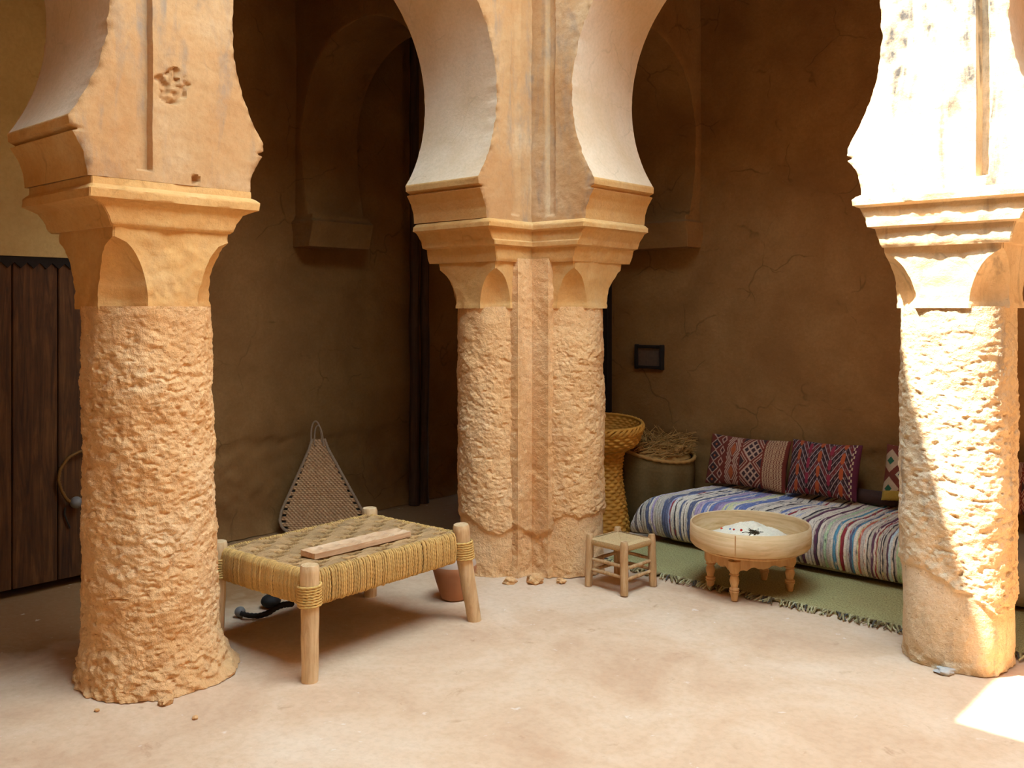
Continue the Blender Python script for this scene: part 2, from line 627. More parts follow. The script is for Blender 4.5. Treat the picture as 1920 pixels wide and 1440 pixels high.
def arcade_segment(b, s0, s1, zr, fcols, place, front, thick, groove=None, chips=None, jit=0.006, ends=(True, True), seed=0):
    """One stretch of arcade wall between two arch edges s0(z), s1(z)."""
    S = np.array(fcols)
    zz = zr[:, None] * np.ones(len(S))[None]
    j0 = jit * fbm(np.stack([zr * 16, zr * 0 + seed, zr * 0], 1), 3)
    j1 = jit * fbm(np.stack([zr * 16, zr * 0 + seed + 9, zr * 0], 1), 3)
    a0 = s0(zr) + j0
    a1 = s1(zr) + j1
    SS = np.clip(S[None] * np.ones(len(zr))[:, None], a0[:, None], a1[:, None])
    Q = np.stack([SS.ravel(), zz.ravel(), np.full(SS.size, 3.3 * seed)], 1)
    d = 0.006 * fbm(Q * 3.0, 2) + 0.0022 * fbm(Q * 22, 3)
    if groove:
        for g0, g1, dep, zb in groove:
            w = 0.008
            m_ = np.clip((Q[:, 0] - g0) / w, 0, 1) * np.clip((g1 - Q[:, 0]) / w, 0, 1) * np.clip((Q[:, 1] - zb) / 0.012, 0, 1)
            d -= dep * m_
    # worn arrises
    e0 = np.abs(SS - a0[:, None]).ravel()
    e1 = np.abs(SS - a1[:, None]).ravel()
    wear = np.exp(-e0 / 0.012) + np.exp(-e1 / 0.012)
    d -= wear * (0.006 + 0.008 * np.clip(fbm(Q * 18, 3), 0, 1))
    chipm = np.zeros(len(Q))
    if chips:
        for (cs, cz, rs, rz, dep) in chips:
            rr = np.sqrt(((Q[:, 0] - cs) / rs) ** 2 + ((Q[:, 1] - cz) / rz) ** 2) + 0.55 * fbm(Q * 20, 3)
            m_ = np.clip((1.0 - rr) / 0.12, 0, 1)
            d -= m_ * (dep + 0.012 * fbm(Q * 34, 3))
            chipm = np.maximum(chipm, m_ * np.clip(0.5 + 1.5 * fbm(Q * 40, 2), 0, 1.5))
    T = (front + d).reshape(SS.shape)
    wm = np.clip((np.exp(-e0 / 0.016) + np.exp(-e1 / 0.016)) * np.clip(0.35 + 1.3 * fbm(Q * 26, 3), 0, 1.6), 0, 1)
    if chips:
        wm = np.maximum(wm, chipm * 0.55)
    wcol = 1 - wm[:, None] * np.array((0.42, 0.52, 0.60))
    Pf = place(SS, T, zz)
    b.grid(Pf, col=wcol.reshape(SS.shape + (3,)))
    nb = 14
    back = front - thick
    Pb = place(SS, np.full(SS.shape, back), zz)
    b.grid(Pb, flip=True)
    for k, on in ((0, ends[0]), (-1, ends[1])):
        if not on:
            continue
        w = np.linspace(0, 1, nb)[None]
        Tm = T[:, k][:, None] * (1 - w) + back * w
        jj = (j0 if k == 0 else j1)[:, None]
        Sm = SS[:, k][:, None] - jj * (1 - np.exp(-w * 14)) * np.ones(nb)[None]
        Zm = zr[:, None] * np.ones(nb)[None]
        qq = np.stack([Tm.ravel() * 1.0, Zm.ravel(), Sm.ravel()], 1)
        wob = (0.0025 * fbm(qq * 1.6, 2) + 0.0004 * fbm(qq * 20, 2)).reshape(Tm.shape) * np.sin(w * PI) ** 0.5
        Sm = Sm + wob
        G = place(Sm, Tm, Zm)
        lo = int(np.searchsorted(zr, ZS + 0.002))
        if zr[0] > 1.9 and zr[0] < 2.1:
            CORB.grid(G[:lo + 1], flip=(k == 0))
            SOFF.grid(G[lo:], flip=(k == 0))
        else:
            SOFF.grid(G, flip=(k == 0))
    w = np.linspace(0, 1, nb)[:, None]
    Sm = SS[0][None] * np.ones(nb)[:, None]
    Tm = T[0][None] * (1 - w) + back * w
    b.grid(place(Sm, Tm, np.full(Sm.shape, zr[0])))


def placeL(s, t, z):      # left arcade: s = Y, t = X
    return np.stack([t, s, z], -1)


def placeR(s, t, z):      # right arcade: s = X, t = -Y
    return np.stack([s, -t, z], -1)


ZS = 2.205
RA, ZCA = 0.81, 2.675
LP_C = 2.925              # arch centre between left column and corner pier
LL_C = 0.79
hL = half_circle(RA, ZCA, ZS)
lowz = np.arange(1.994, ZS - 0.002, 0.006)
zr = np.concatenate([lowz, zrows(ZS, ZCA, RA, ZTOP, 0.007)])
zre = zrows(ZS, ZCA, RA, ZTOP)


def const(v):
    return lambda z: np.full(np.shape(z), float(v))


def cols(a, bb, step=0.012, extra=()):
    return np.unique(np.concatenate([np.linspace(a, bb, int((bb - a) / step) + 2), np.array(extra, float)]))


LCY = 1.865               # left column pillar centre (world Y)
dmg = on_X(322, 160, AXF)
h1 = on_X(366, 336, AXF)
h2 = on_X(329, 360, AXF)
b = MB()
arcade_segment(b, corb(lambda z: LL_C + hL(z), 1), corb(lambda z: LP_C - hL(z), -1), zr, cols(LL_C, LP_C, 0.01, (1.70, 1.708, 1.758, 1.766)), placeL, AXF, TH,
               groove=[(1.70, 1.766, 0.03, 2.03)], chips=[(dmg[1], dmg[2], 0.062, 0.072, 0.012), (h1[1], h1[2], 0.014, 0.016, 0.02), (h2[1], h2[2], 0.014, 0.016, 0.02)], seed=1)
arcade_segment(b, corb(lambda z: LP_C + hL(z), 1), const(AYF + TH), zr, cols(LP_C, AYF + TH, 0.011), placeL, AXF, TH,
               groove=[(3.85, 3.915, 0.022, 2.02)], ends=(True, True), seed=2)
arc = struct(b.build('wall_arcade_left', M['arcade'], merge=1e-4, colattr=True, fixn=False))
SOFF.build('arch_soffit', M['soffit'], parent=arc)
if CORB.n:
    CORB.build('corbel', M['capital'], parent=arc)
SOFF, CORB = MB(), MB()
b = MB()
arcade_segment(b, const(YMIN), lambda z: LL_C - hL(z), np.concatenate([np.linspace(0, ZS - 0.1, 12), zre]), cols(YMIN, LL_C, 0.05), placeL, AXF, TH, seed=3)
arc = struct(b.build('wall_arcade_left_end', M['arcade'], merge=1e-4, colattr=True, fixn=False))
SOFF.build('arch_soffit', M['soffit'], parent=arc)
if CORB.n:
    CORB.build('corbel', M['capital'], parent=arc)
SOFF, CORB = MB(), MB()

RB, ZCB = 0.84, 2.69
PR_C = -2.317
RCX = -1.235              # right pillar centre (world X)
RR_C = RCX + 0.41 + 0.68
hR = half_circle(RB, ZCB, ZS)
zr2 = np.concatenate([lowz, zrows(ZS, ZCB, RB, ZTOP, 0.008)])
zre2 = zrows(ZS, ZCB, RB, ZTOP)
b = MB()
arcade_segment(b, const(AXF - 0.2), corb(lambda z: PR_C - hR(z), -1), zr2, cols(AXF - 0.2, PR_C, 0.011), placeR, -AYF, TH,
               groove=[(-3.335, -3.27, 0.022, 2.02)], ends=(True, True), seed=4)
arc = struct(b.build('wall_arcade_right', M['arcade'], merge=1e-4, colattr=True, fixn=False))
SOFF.build('arch_soffit', M['soffit'], parent=arc)
CORB.build('corbel', M['capital'], parent=arc)
SOFF, CORB = MB(), MB()
b = MB()
g0 = on_Y(1830, 150, AYF)[0]
g1 = on_Y(1856, 150, AYF)[0]
arcade_segment(b, corb(lambda z: PR_C + hR(z), 1), corb(lambda z: RR_C - hR(z), -1), zr2, cols(PR_C, RR_C, 0.01, (g0, g0 + .008, g1 - .008, g1)), placeR, -AYF, TH,
               groove=[(g0, g1, 0.06, 2.03)], seed=5)
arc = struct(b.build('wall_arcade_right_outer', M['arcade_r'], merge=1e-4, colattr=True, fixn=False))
SOFF.build('arch_soffit', M['soffit'], parent=arc)
if CORB.n:
    CORB.build('corbel', M['capital'], parent=arc)
SOFF, CORB = MB(), MB()
b = MB()
arcade_segment(b, lambda z: RR_C + hR(z), const(XMAX), np.concatenate([np.linspace(0, ZS - 0.1, 12), zre2]), cols(RR_C, XMAX, 0.05), placeR, -AYF, TH, seed=6)
arc = struct(b.build('wall_arcade_right_end', M['arcade'], merge=1e-4, colattr=True, fixn=False))
SOFF.build('arch_soffit', M['soffit'], parent=arc)
if CORB.n:
    CORB.build('corbel', M['capital'], parent=arc)
SOFF, CORB = MB(), MB()


# ---- transverse arches across the galleries
def soft_half(R, zc, zs, k):
    def f(z):
        z = np.asarray(z, float)
        up = np.sqrt(np.maximum(R * R - np.clip(z - zc, 0, R) ** 2, 0))
        return np.where(z > zc, up, R - k * np.clip(zc - np.maximum(z, zs), 0, 9) ** 2)
    return f


ht = soft_half(0.66, 2.71, 2.14, 0.25)
zt = zrows(2.14, 2.71, 0.66, 4.0, 0.02)
b = MB()
pT = lambda s, t, z: np.stack([s, -t, z], -1)
arcade_segment(b, const(WL - 0.05), lambda z: -4.70 - ht(z), zt, cols(WL - 0.05, -4.70, 0.02), pT, -3.82, 0.49, seed=7, jit=0.004)
arcade_segment(b, lambda z: -4.70 + ht(z), const(-3.95), zt, cols(-4.70, -3.95, 0.02), pT, -3.82, 0.49, seed=8, jit=0.004)
arc = struct(b.build('wall_transverse_left', M['wall'], merge=1e-4, colattr=True))
SOFF.build('arch_soffit', M['wall'], parent=arc)
if CORB.n:
    CORB.build('corbel', M['capital'], parent=arc)
SOFF, CORB = MB(), MB()
ht2 = soft_half(0.63, 2.71, 2.14, 0.25)
b = MB()
pT2 = lambda s, t, z: np.stack([t, s, z], -1)
arcade_segment(b, const(4.5), lambda z: 5.07 - ht2(z), zt, cols(4.5, 5.07, 0.02), pT2, -3.37, 0.53, seed=9, jit=0.004)
arcade_segment(b, lambda z: 5.07 + ht2(z), const(WR + 0.05), zt, cols(5.07, WR + 0.05, 0.02), pT2, -3.37, 0.53, seed=10, jit=0.004)
arc = struct(b.build('wall_transverse_right', M['wall'], merge=1e-4, colattr=True))
SOFF.build('arch_soffit', M['wall'], parent=arc)
if CORB.n:
    CORB.build('corbel', M['capital'], parent=arc)
SOFF, CORB = MB(), MB()


# ------------------------------------------------------------------ pillars
def rect_loft(prof, step=0.008, per=22, amp=0.002, seed=0, rough=0.0):
    """prof rows: z, x0, x1, y0, y1, cut.  Perimeter runs round the (cut) rectangle."""
    prof = np.array(prof, float)
    zs = [prof[0, 0]]
    rows = [prof[0]]
    for a, c in zip(prof[:-1], prof[1:]):
        L = np.linalg.norm((c - a)[:5])
        n = max(1, int(L / step))
        for k in range(1, n + 1):
            rows.append(a + (c - a) * k / n)
    rings = []
    for r in rows:
        z, x0, x1, y0, y1, c = r
        c = max(c, 1e-4)
        key = [(x0 + c, y0), (x1 - c, y0), (x1, y0 + c), (x1, y1 - c), (x1 - c, y1), (x0 + c, y1), (x0, y1 - c), (x0, y0 + c)]
        ring = []
        for k in range(8):
            p, q = np.array(key[k]), np.array(key[(k + 1) % 8])
            m = per if k % 2 == 0 else 10
            for t in np.arange(m) / m:
                pt = p + (q - p) * t
                if k % 2 == 1:                       # scooped corner
                    inw = np.array(((x0 + x1) / 2, (y0 + y1) / 2)) - (p + q) / 2
                    inw /= np.linalg.norm(inw)
                    pt = pt + inw * c * 0.22 * math.sin(PI * t)
                ring.append((pt[0], pt[1], z))
        rings.append(ring)
    P = np.array(rings)
    c0 = P.mean(axis=1, keepdims=True)
    rad = P - c0
    rad /= (np.linalg.norm(rad[..., :2], axis=-1)[..., None] + 1e-9)
    Q = P.reshape(-1, 3) + seed
    d = amp * fbm(Q * 14, 3) + amp * 1.5 * fbm(Q * 4, 2) + rough * np.clip(fbm(Q * 40, 2), -1, 1)
    P = P + rad * d.reshape(P.shape[:2])[..., None]
    b = MB()
    b.grid(P, wrap_v=True, flip=True)
    n = P.shape[1]
    b.q.append(tuple(range(n)))
    b.q.append(tuple(b.n - n + k for k in range(n))[::-1])
    return b


def shaft_mesh(cx, cy, prof, z0, z1, nth, dz, rough, smooth_edge=None, n_exp=2.0, seed=0, lean=(0, 0), flare=None, bare=0.014):
    th = np.arange(nth) / nth * 2 * PI
    z = np.arange(z0, z1 + 1e-6, dz)
    prof = np.array(prof, float)
    r = np.interp(z, prof[:, 0], prof[:, 1])[:, None] * np.ones(nth)[None]
    if n_exp != 2.0:
        r = r * (np.abs(np.cos(th)) ** n_exp + np.abs(np.sin(th)) ** n_exp)[None] ** (-1.0 / n_exp)
    Z = z[:, None] * np.ones(nth)[None]
    TH_ = th[None] * np.ones(len(z))[:, None]
    P0 = np.stack([r * np.cos(TH_), r * np.sin(TH_), Z], -1).reshape(-1, 3)
    Q = P0 + seed * 5.7
    big = fbm(Q * np.array((5, 5, 4)), 3)
    mid = fbm(Q * np.array((19, 19, 26)), 3)
    fine = fbm(Q * np.array((48, 48, 70)), 2)
    dents = -np.clip(fbm(Q * np.array((24, 24, 44)) + 40, 2) - 0.25, 0, 1)
    amt = np.interp(Z.ravel(), [0, 1.25, 1.38, 1.5], [1, 1, 0.55, 0.3]) * rough
    d = 0.010 * big + amt * (0.0055 * mid + 0.0026 * fine + 0.016 * dents)
    if smooth_edge is not None:
        e = smooth_edge(TH_.ravel()) + 0.035 * fbm(Q * 6, 3)
        m_ = np.clip((e - Z.ravel()) / 0.012, 0, 1)
        sm = 0.006 * big + 0.0012 * mid - bare
        lump = np.clip((0.10 - Z.ravel()) / 0.10, 0, 1)
        sm = sm + lump * (0.010 * mid + 0.012 * big + 0.008)
        d = d * (1 - m_) + sm * m_
    if flare is not None:
        d = d + flare(TH_.ravel(), Z.ravel())
    R = r + d.reshape(r.shape)
    lx = cx + lean[0] * (Z - z0)
    ly = cy + lean[1] * (Z - z0)
    P = np.stack([lx + R * np.cos(TH_), ly + R * np.sin(TH_), Z], -1)
    b = MB()
    b.grid(P, wrap_v=True, flip=True)
    b.q.append(tuple(range(nth))[::-1])
    b.q.append(tuple(b.n - nth + k for k in range(nth)))
    return b


def impost_profile(sc, hs_top, f_in, f_out, both=True, send=None):
    """rows (z, s-min, s-max, t-in shift front, t-in shift back): the moulded corbel under the arch."""
    rows = [  # z, end inset, front proud(+)/in(-), back in
        (1.765, 0.150, -0.014, 0.030), (1.780, 0.146, -0.008, 0.026), (1.845, 0.128, -0.008, 0.022), (1.853, 0.105, 0.016, 0.016),
        (1.876, 0.098, 0.018, 0.014), (1.884, 0.096, 0.006, 0.014), (1.938, 0.064, 0.008, 0.008), (1.948, 0.042, 0.034, 0.002), (1.972, 0.042, 0.036, 0.002),
        (1.985, 0.054, 0.024, 0.006), (1.993, 0.066, 0.004, 0.012)]
    return rows


def cap_rows(cx, cy, hb, htop, z0, z1, cutmax, zc):
    rows = []
    for k in range(19):
        t = k / 18
        z = z0 + (z1 - z0) * t
        h = hb + (htop - hb) * (t ** 1.6)
        if z < z0 + 0.02:
            h += 0.004
        u = (z - z0) / (zc - z0)
        c = cutmax * math.sqrt(max(0, 1 - u * u)) if u < 1 else 0.004
        rows.append((z, cx - h, cx + h, cy - h, cy + h, max(c, 0.006)))
    return rows


# ---- left column
LX, LY = -3.685, 1.89
col_l = thing('mud_column', 'thick round rough mud column at left, in front of the dark plank door', 'column', (LX, LY, 0))


def part(b, name, m, root, **kw):
    o = b.build(name, m, parent=root, origin=tuple(root.location), **kw)
    return o


def flareL(th, z):
    f = np.clip((0.24 - z) / 0.24, 0, 1)
    side = 0.5 + 0.5 * np.cos(th - math.atan2(0.9, 0.4))
    q = np.stack([np.cos(th) * 2.2, np.sin(th) * 2.2, z * 10], 1)
    return f ** 2 * (0.03 + 0.055 * side ** 2) + f * 0.014 * fbm(q * 3, 3)


b = shaft_mesh(LX, LY, [(0, .265), (.5, .262), (1.0, .255), (1.4, .250), (1.515, .252)], 0.0, 1.512, 340, 0.0048, 1.15, seed=1, flare=flareL, lean=(0.0, -0.014))
part(b, 'shaft', M['shaft'], col_l)
part(rect_loft(cap_rows(-3.704, LCY, 0.238, 0.245, 1.500, 1.83, 0.135, 1.775), amp=0.0065, seed=2, rough=0.003), 'capital', M['capital'], col_l)
rows = []
xc = AXF - TH / 2
L_ROWS = [(1.812, 0.150, -0.012, 0.030), (1.822, 0.142, -0.004, 0.022), (1.850, 0.132, 0.000, 0.018), (1.890, 0.104, 0.006, 0.012), (1.905, 0.070, 0.018, 0.006), (1.914, 0.046, 0.034, 0.002), (1.946, 0.044, 0.036, 0.002), (1.958, 0.056, 0.024, 0.006), (1.966, 0.066, 0.004, 0.012), (1.993, 0.066, 0.002, 0.012)]
for z, e, f, bk in L_ROWS:
    rows.append((z, AXF - TH + bk, AXF + f, LCY - 0.405 + e, LCY + 0.402 + -e, 0.004))
part(rect_loft(rows, 0.007, 40, 0.0042, 3, 0.0018), 'impost', M['capital'], col_l)

# ---- corner pier: two engaged shafts, a stepped corner strip, moulded imposts
pier = thing('corner_pier', 'double mud pier in the inner corner with two shafts and a grooved middle strip', 'column', (-3.60, 4.20, 0))
AX, AY = -3.69, 3.985
BX, BY = -3.385, 4.265


def edgeP(th):
    return 0.30 + 0.05 * np.sin(th * 3 + 1)


b = shaft_mesh(AX, AY, [(0, .222), (.3, .222), (1.0, .219), (1.515, .212)], 0.0, 1.515, 300, 0.005, 0.8, edgeP, seed=3)
part(b, 'shaft', M['shaft'], pier)
b = shaft_mesh(BX, BY, [(0, .226), (.3, .224), (1.0, .219), (1.515, .212)], 0.0, 1.515, 300, 0.005, 0.8, lambda th: 0.28 + 0.09 * np.cos(th + 0.3), seed=4)
part(b, 'shaft', M['shaft'], pier)
part(rect_loft(cap_rows(AX - 0.008, AY - 0.005, 0.212, 0.226, 1.505, 1.77, 0.12, 1.72), amp=0.005, seed=4, rough=0.0018), 'capital', M['capital'], pier)
part(rect_loft(cap_rows(BX, BY + 0.010, 0.212, 0.226, 1.505, 1.77, 0.12, 1.72), amp=0.005, seed=5, rough=0.0018), 'capital', M['capital'], pier)
rows = [(z, AXF - TH + bk, AXF + f, 3.592 + e, 4.40, 0.004) for z, e, f, bk in impost_profile(0, 0, 0, 0)]
part(rect_loft(rows, 0.007, 40, 0.0042, 6, 0.0018), 'impost', M['capital'], pier)
rows = [(z, -3.75, -3.0 - e, AYF - f, AYF + TH - bk, 0.004) for z, e, f, bk in impost_profile(0, 0, 0, 0)]
part(rect_loft(rows, 0.007, 40, 0.0042, 7, 0.0018), 'impost', M['capital'], pier)
# corner strip, an L in plan
pts = [(AXF - 0.12, 3.90), (AXF, 3.90), (AXF, AYF), (-3.32, AYF), (-3.32, AYF + 0.12), (-3.32, AYF + 0.3), (AXF - 0.3, AYF + 0.3), (AXF - 0.3, 3.90)]
ring = []
for k in range(len(pts)):
    p, q = np.array(pts[k]), np.array(pts[(k + 1) % len(pts)])
    n = max(2, int(np.linalg.norm(q - p) / 0.007))
    for t in np.arange(n) / n:
        ring.append(p + (q - p) * t)
ring = np.array(ring)
z = np.arange(0, 1.79, 0.007)
P = np.stack([np.repeat(ring[None, :, 0], len(z), 0), np.repeat(ring[None, :, 1], len(z), 0), z[:, None] * np.ones(len(ring))[None]], -1)
Q = P.reshape(-1, 3)
e = 0.27 + 0.05 * fbm(Q * 6, 3)
m_ = np.clip((e - Q[:, 2]) / 0.02, 0, 1)
d = 0.0055 * fbm(Q * np.array((22, 22, 30)), 3) + 0.007 * fbm(Q * 6, 2) - m_ * (0.022 - 0.012 * fbm(Q * 14, 3))
rm = np.clip((0.12 - Q[:, 2]) / 0.12, 0, 1)
d += rm * 0.03
P = P + d.reshape(P.shape[:2])[..., None] * np.array((0.7, -0.7, 0))
b = MB()
b.grid(P, wrap_v=True, flip=True)
part(b, 'corner_strip', M['shaft'], pier)

# ---- right column
RX, RY = -1.247, 4.285
col_r = thing('mud_column', 'squarish mud column at right, bleached by a strip of direct sun', 'column', (RX, RY, 0))


def edgeR(th):
    return 0.36 - 0.10 * np.cos(th - 0.2) + 0.02 * np.sin(3 * th)


b = shaft_mesh(RX, RY, [(0, .208), (.1, .218), (.5, .220), (1.0, .217), (1.515, .212)], 0.0, 1.515, 320, 0.0048, 0.95, edgeR, n_exp=3.2, seed=6)
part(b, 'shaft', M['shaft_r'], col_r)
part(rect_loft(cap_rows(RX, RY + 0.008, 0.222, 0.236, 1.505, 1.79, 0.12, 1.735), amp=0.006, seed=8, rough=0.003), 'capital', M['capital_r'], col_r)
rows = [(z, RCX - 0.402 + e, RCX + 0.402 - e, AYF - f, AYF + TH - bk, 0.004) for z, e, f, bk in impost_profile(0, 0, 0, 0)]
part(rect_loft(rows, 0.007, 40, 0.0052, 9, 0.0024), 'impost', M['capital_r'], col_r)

# ---- corbels of the transverse arches on the gallery walls
rows = [(1.93, WL - .02, WL + .18, 3.80, 4.32, .004), (2.0, WL - .02, WL + .20, 3.80, 4.32, .004), (2.10, WL - .02, WL + .235, 3.79, 4.32, .004), (2.12, WL - .02, WL + .20, 3.81, 4.32, .004), (2.15, WL - .02, WL + .19, 3.82, 4.31, .004)]
struct(rect_loft(rows, 0.015, 20, 0.004, 11).build('trim_1', M['wall']))
rows = [(1.93, -3.90, -3.36, WR - .18, WR + .02, .004), (2.0, -3.90, -3.35, WR - .20, WR + .02, .004), (2.10, -3.90, -3.345, WR - .235, WR + .02, .004), (2.12, -3.90, -3.37, WR - .2, WR + .02, .004), (2.15, -3.90, -3.37, WR - .19, WR + .02, .004)]
struct(rect_loft(rows, 0.015, 20, 0.004, 12).build('trim_2', M['wall']))

# ------------------------------------------------------------------ plank door on the left wall
DX = -5.16
door = bpy.data.objects.new('door_1', None)
COL.objects.link(door)
door.location = (DX - 0.06, 1.9, 0)
struct(door, 'dark plank door with a zigzag top rail behind the left column')
door['category'] = 'door'
dz0, dz1 = 0.045, on_X(60, 492, DX)[2]
edges = [on_X(p, 800, DX)[1] for p in (-160, -70, 23, 109, 200, 290)]
for k in range(5):
    b = MB()
    y0, y1 = edges[k] + 0.003, edges[k + 1] - 0.003
    b.box((DX - 0.025, (y0 + y1) / 2, (dz0 + dz1) / 2), (0.05, y1 - y0, dz1 - dz0), bev=0.004)
    part(b, 'plank', M['door_wood'], door, smooth=False)
b = MB()                                             # zigzag rail
y0, y1 = edges[0], edges[-1]
n = int((y1 - y0) / 0.062)
zt_ = dz1 + 0.035
out = []
for k in range(n):
    ya = y0 + (y1 - y0) * k / n
    yb = y0 + (y1 - y0) * (k + 1) / n
    out += [(ya, dz1 - 0.002), ((ya + yb) / 2, dz1 - 0.032)]
out.append((y1, dz1 - 0.002))
top = [(y, zt_) for y, _ in out]
V = [(DX + 0.012, y, z) for y, z in out] + [(DX + 0.012, y, z) for y, z in top] + [(DX - 0.05, y, z) for y, z in out] + [(DX - 0.05, y, z) for y, z in top]
m = len(out)
fc = []
for k in range(m - 1):
    fc += [(k, k + 1, m + k + 1, m + k), (2 * m + k + 1, 2 * m + k, 3 * m + k, 3 * m + k + 1), (k + 1, k, 2 * m + k, 2 * m + k + 1), (m + k, m + k + 1, 3 * m + k + 1, 3 * m + k)]
b.add(V, fc)
part(b, 'zigzag_rail', M['black_wood'], door, smooth=False)
b = MB()                                             # jambs, lintel and dark reveal behind
for y in (edges[0] - 0.06, edges[-1] + 0.06):
    b.box((DX - 0.11, y, 0.95), (0.30, 0.12, 1.9))
part(b, 'door_frame', M['door_wood'], door, smooth=False)
b = MB()
b.box(((WL + DX) / 2 - 0.01, (edges[0] + edges[-1]) / 2 - 0.1, (dz1 + 0.03 + 3.97) / 2), (DX - WL + 0.06, edges[-1] - edges[0] + 0.5, 3.97 - dz1 - 0.03))
part(b, 'lintel', M['over_door'], door, smooth=False)
# curved pull with a ball
pl = []
for p, q in ((182, 843), (150, 846), (128, 858), (113, 880), (109, 900), (116, 922), (126, 938), (136, 943)):
    v = on_X(p, q, DX + 0.03)
    pl.append(v)
pl = np.array(pl)
tt = np.linspace(0, len(pl) - 1, 60)
pl = np.stack([np.interp(tt, np.arange(len(pl)), pl[:, k]) for k in range(3)], 1)
for _ in range(3):
    pl[1:-1] = (pl[:-2] + 2 * pl[1:-1] + pl[2:]) / 4
b = MB()
b.tube(pl, 0.0105, 10, lobes=3, pitch=0.016, amp=0.35)
pull = part(b, 'door_pull', M['brass'], door)
b = MB()
bc = on_X(143, 942, DX + 0.035)
ph = np.linspace(-PI / 2, PI / 2, 13)
b.lathe(np.stack([0.032 * np.cos(ph), 0.032 * np.sin(ph)], 1), 20, bc)
part(b, 'knob', M['knob'], door)
b = MB()
cp = np.array([on_X(p, q, DX + 0.012) for p, q in ((122, 952), (121, 965), (126, 978), (131, 990))])
b.tube(cp, 0.005, 6)
part(b, 'hasp_wire', M['iron'], door)

# far doorway in the corner bay, seen as a dark slip behind the pier
d2 = bpy.data.objects.new('door_2', None)
COL.objects.link(d2)
d2x1 = on_Y(1143, 700, WR - 0.06)[0]
d2.location = (d2x1 - 0.35, WR - 0.05, 0)
struct(d2, 'dark door in the corner bay behind the middle pier')
d2['category'] = 'door'
for k in range(3):
    b = MB()
    b.box((d2x1 - 0.12 - 0.24 * k, WR - 0.05, 0.97), (0.232, 0.06, 1.86), bev=0.006)
    part(b, 'plank', M['black_wood'], d2, smooth=False)

# ------------------------------------------------------------------ timber posts in the corner bay
for (px, dpx, r, ztop, lab) in ((777, 0, 0.038, 3.75, 'dark timber post on the left wall of the corner bay, nearer of the pair'),
                                (796, 0, 0.034, 2.3, 'dark knotty timber post against the wall beside the middle pier, shorter of the pair')):
    base = on_X(px, 930, WL + 0.10)
    zs_ = np.linspace(0, ztop, 60)
    q = np.stack([zs_ * 1.3, zs_ * 0 + px, zs_ * 0], 1)
    path = np.stack([0.012 * fbm(q, 2), 0.012 * fbm(q + 9, 2), zs_], 1)
    rad = r * (1 + 0.12 * fbm(q * 3, 2)) * np.interp(zs_, [0, 0.3, 0.8, 4], [1.15, 1.05, 1.0, 0.95])
    b = MB()
    b.tube(path, rad, 16)
    o = b.build('timber_post', M['post_wood'])
    o.location = (base[0], base[1], 0)
    tag(o, lab, 'post')

# ------------------------------------------------------------------ small hatch in the right wall
hc = on_Y(1220, 669, WR)
hatch = thing('wall_hatch', 'small dark wooden hatch box set in the right gallery wall', 'hatch', tuple(hc))
w, h_ = 0.215, 0.150
b = MB()
for s in (-1, 1):
    b.box((hc[0] + s * w / 2, WR - 0.012, hc[2]), (0.022, 0.055, h_ + 0.03), bev=0.004)
    b.box((hc[0], WR - 0.012, hc[2] + s * h_ / 2), (w + 0.02, 0.052, 0.022), bev=0.004)
part(b, 'frame', M['black_wood'], hatch, smooth=False)
b = MB()
b.box((hc[0], WR - 0.002, hc[2]), (w, 0.03, h_), bev=0.003)
part(b, 'panel', M['niche_wood'], hatch, smooth=False)

# ------------------------------------------------------------------ charpoy: rope-strung bench
N_ = on_z(578, 1262)[:2] * 0 + np.array(c2w(-0.818, 3.775))
E1 = np.array(c2w(0.571, 0.700))
E2 = np.array(c2w(-0.483, 0.420))
L1, L2 = np.linalg.norm(E1), np.linalg.norm(E2)
e1, e2 = E1 / L1, E2 / L2
bed = thing('rope_bench', 'low bench with a woven rope top on four pale wooden legs', 'bench', (N_[0], N_[1], 0), math.atan2(e1[1], e1[0]))
# local frame: x along e1 (0..L1), y along e2 (0..L2)
ZT, ZB = 0.432, 0.292
nu, nv = 300, 216
u = np.linspace(0.012, L1 - 0.012, nu)
v = np.linspace(0.012, L2 - 0.012, nv)
U, V = np.meshgrid(u, v, indexing='ij')
ca, cb = 0.062, 0.045
iu, iv = np.floor(U / ca), np.floor(V / cb)
fu, fv = U / ca - iu, V / cb - iv
over = ((iu + 2 * iv) % 3) != 0
cordv = np.abs(np.sin(PI * V / 0.0112))
cordu = np.abs(np.sin(PI * U / 0.0124))
cu_ = 0.0045 * cordu + 0.012 * np.sin(PI * np.clip((fv + .12) / 1.24, 0, 1)) ** 0.7 - 0.004
cv_ = 0.0045 * cordv + 0.010 * np.sin(PI * (((iu + 2 * iv) % 3 - 1 + fu) / 2)) ** 0.7 - 0.002
hh = np.where(over, cv_, cu_)
hole = (~over) & (np.abs(fu - .5) < .43) & (fv < 0.13 + 0.20 * np.sin(PI * fu)) & (fv > 0.10 * np.sin(PI * fu))
hh = np.where(hole, hh - 0.022, hh)
wcol = np.ones(U.shape + (3,)) * np.array(lin(188, 146, 98))
wcol = wcol * (0.72 + 0.34 * fbm(np.stack([iu.ravel() * 3.1, iv.ravel() * 2.7, 0 * U.ravel()], 1) + .5, 1).reshape(U.shape) + 0.24 * np.where(over, cordv, cordu))[..., None]  # cord shading put into the colour, ridges lighter than the creases
wcol = np.where(over[..., None], wcol, wcol * np.array((1.12, 1.08, 0.95)))
wcol = np.where(hole[..., None], np.array(lin(40, 28, 18)), wcol)  # shade in the gaps between cords painted dark
hh += 0.0025 * fbm(np.stack([U.ravel() * 40, V.ravel() * 40, U.ravel() * 0], 1), 2).reshape(U.shape)
sag = -0.012 * np.sin(PI * U / L1) * np.sin(PI * V / L2)
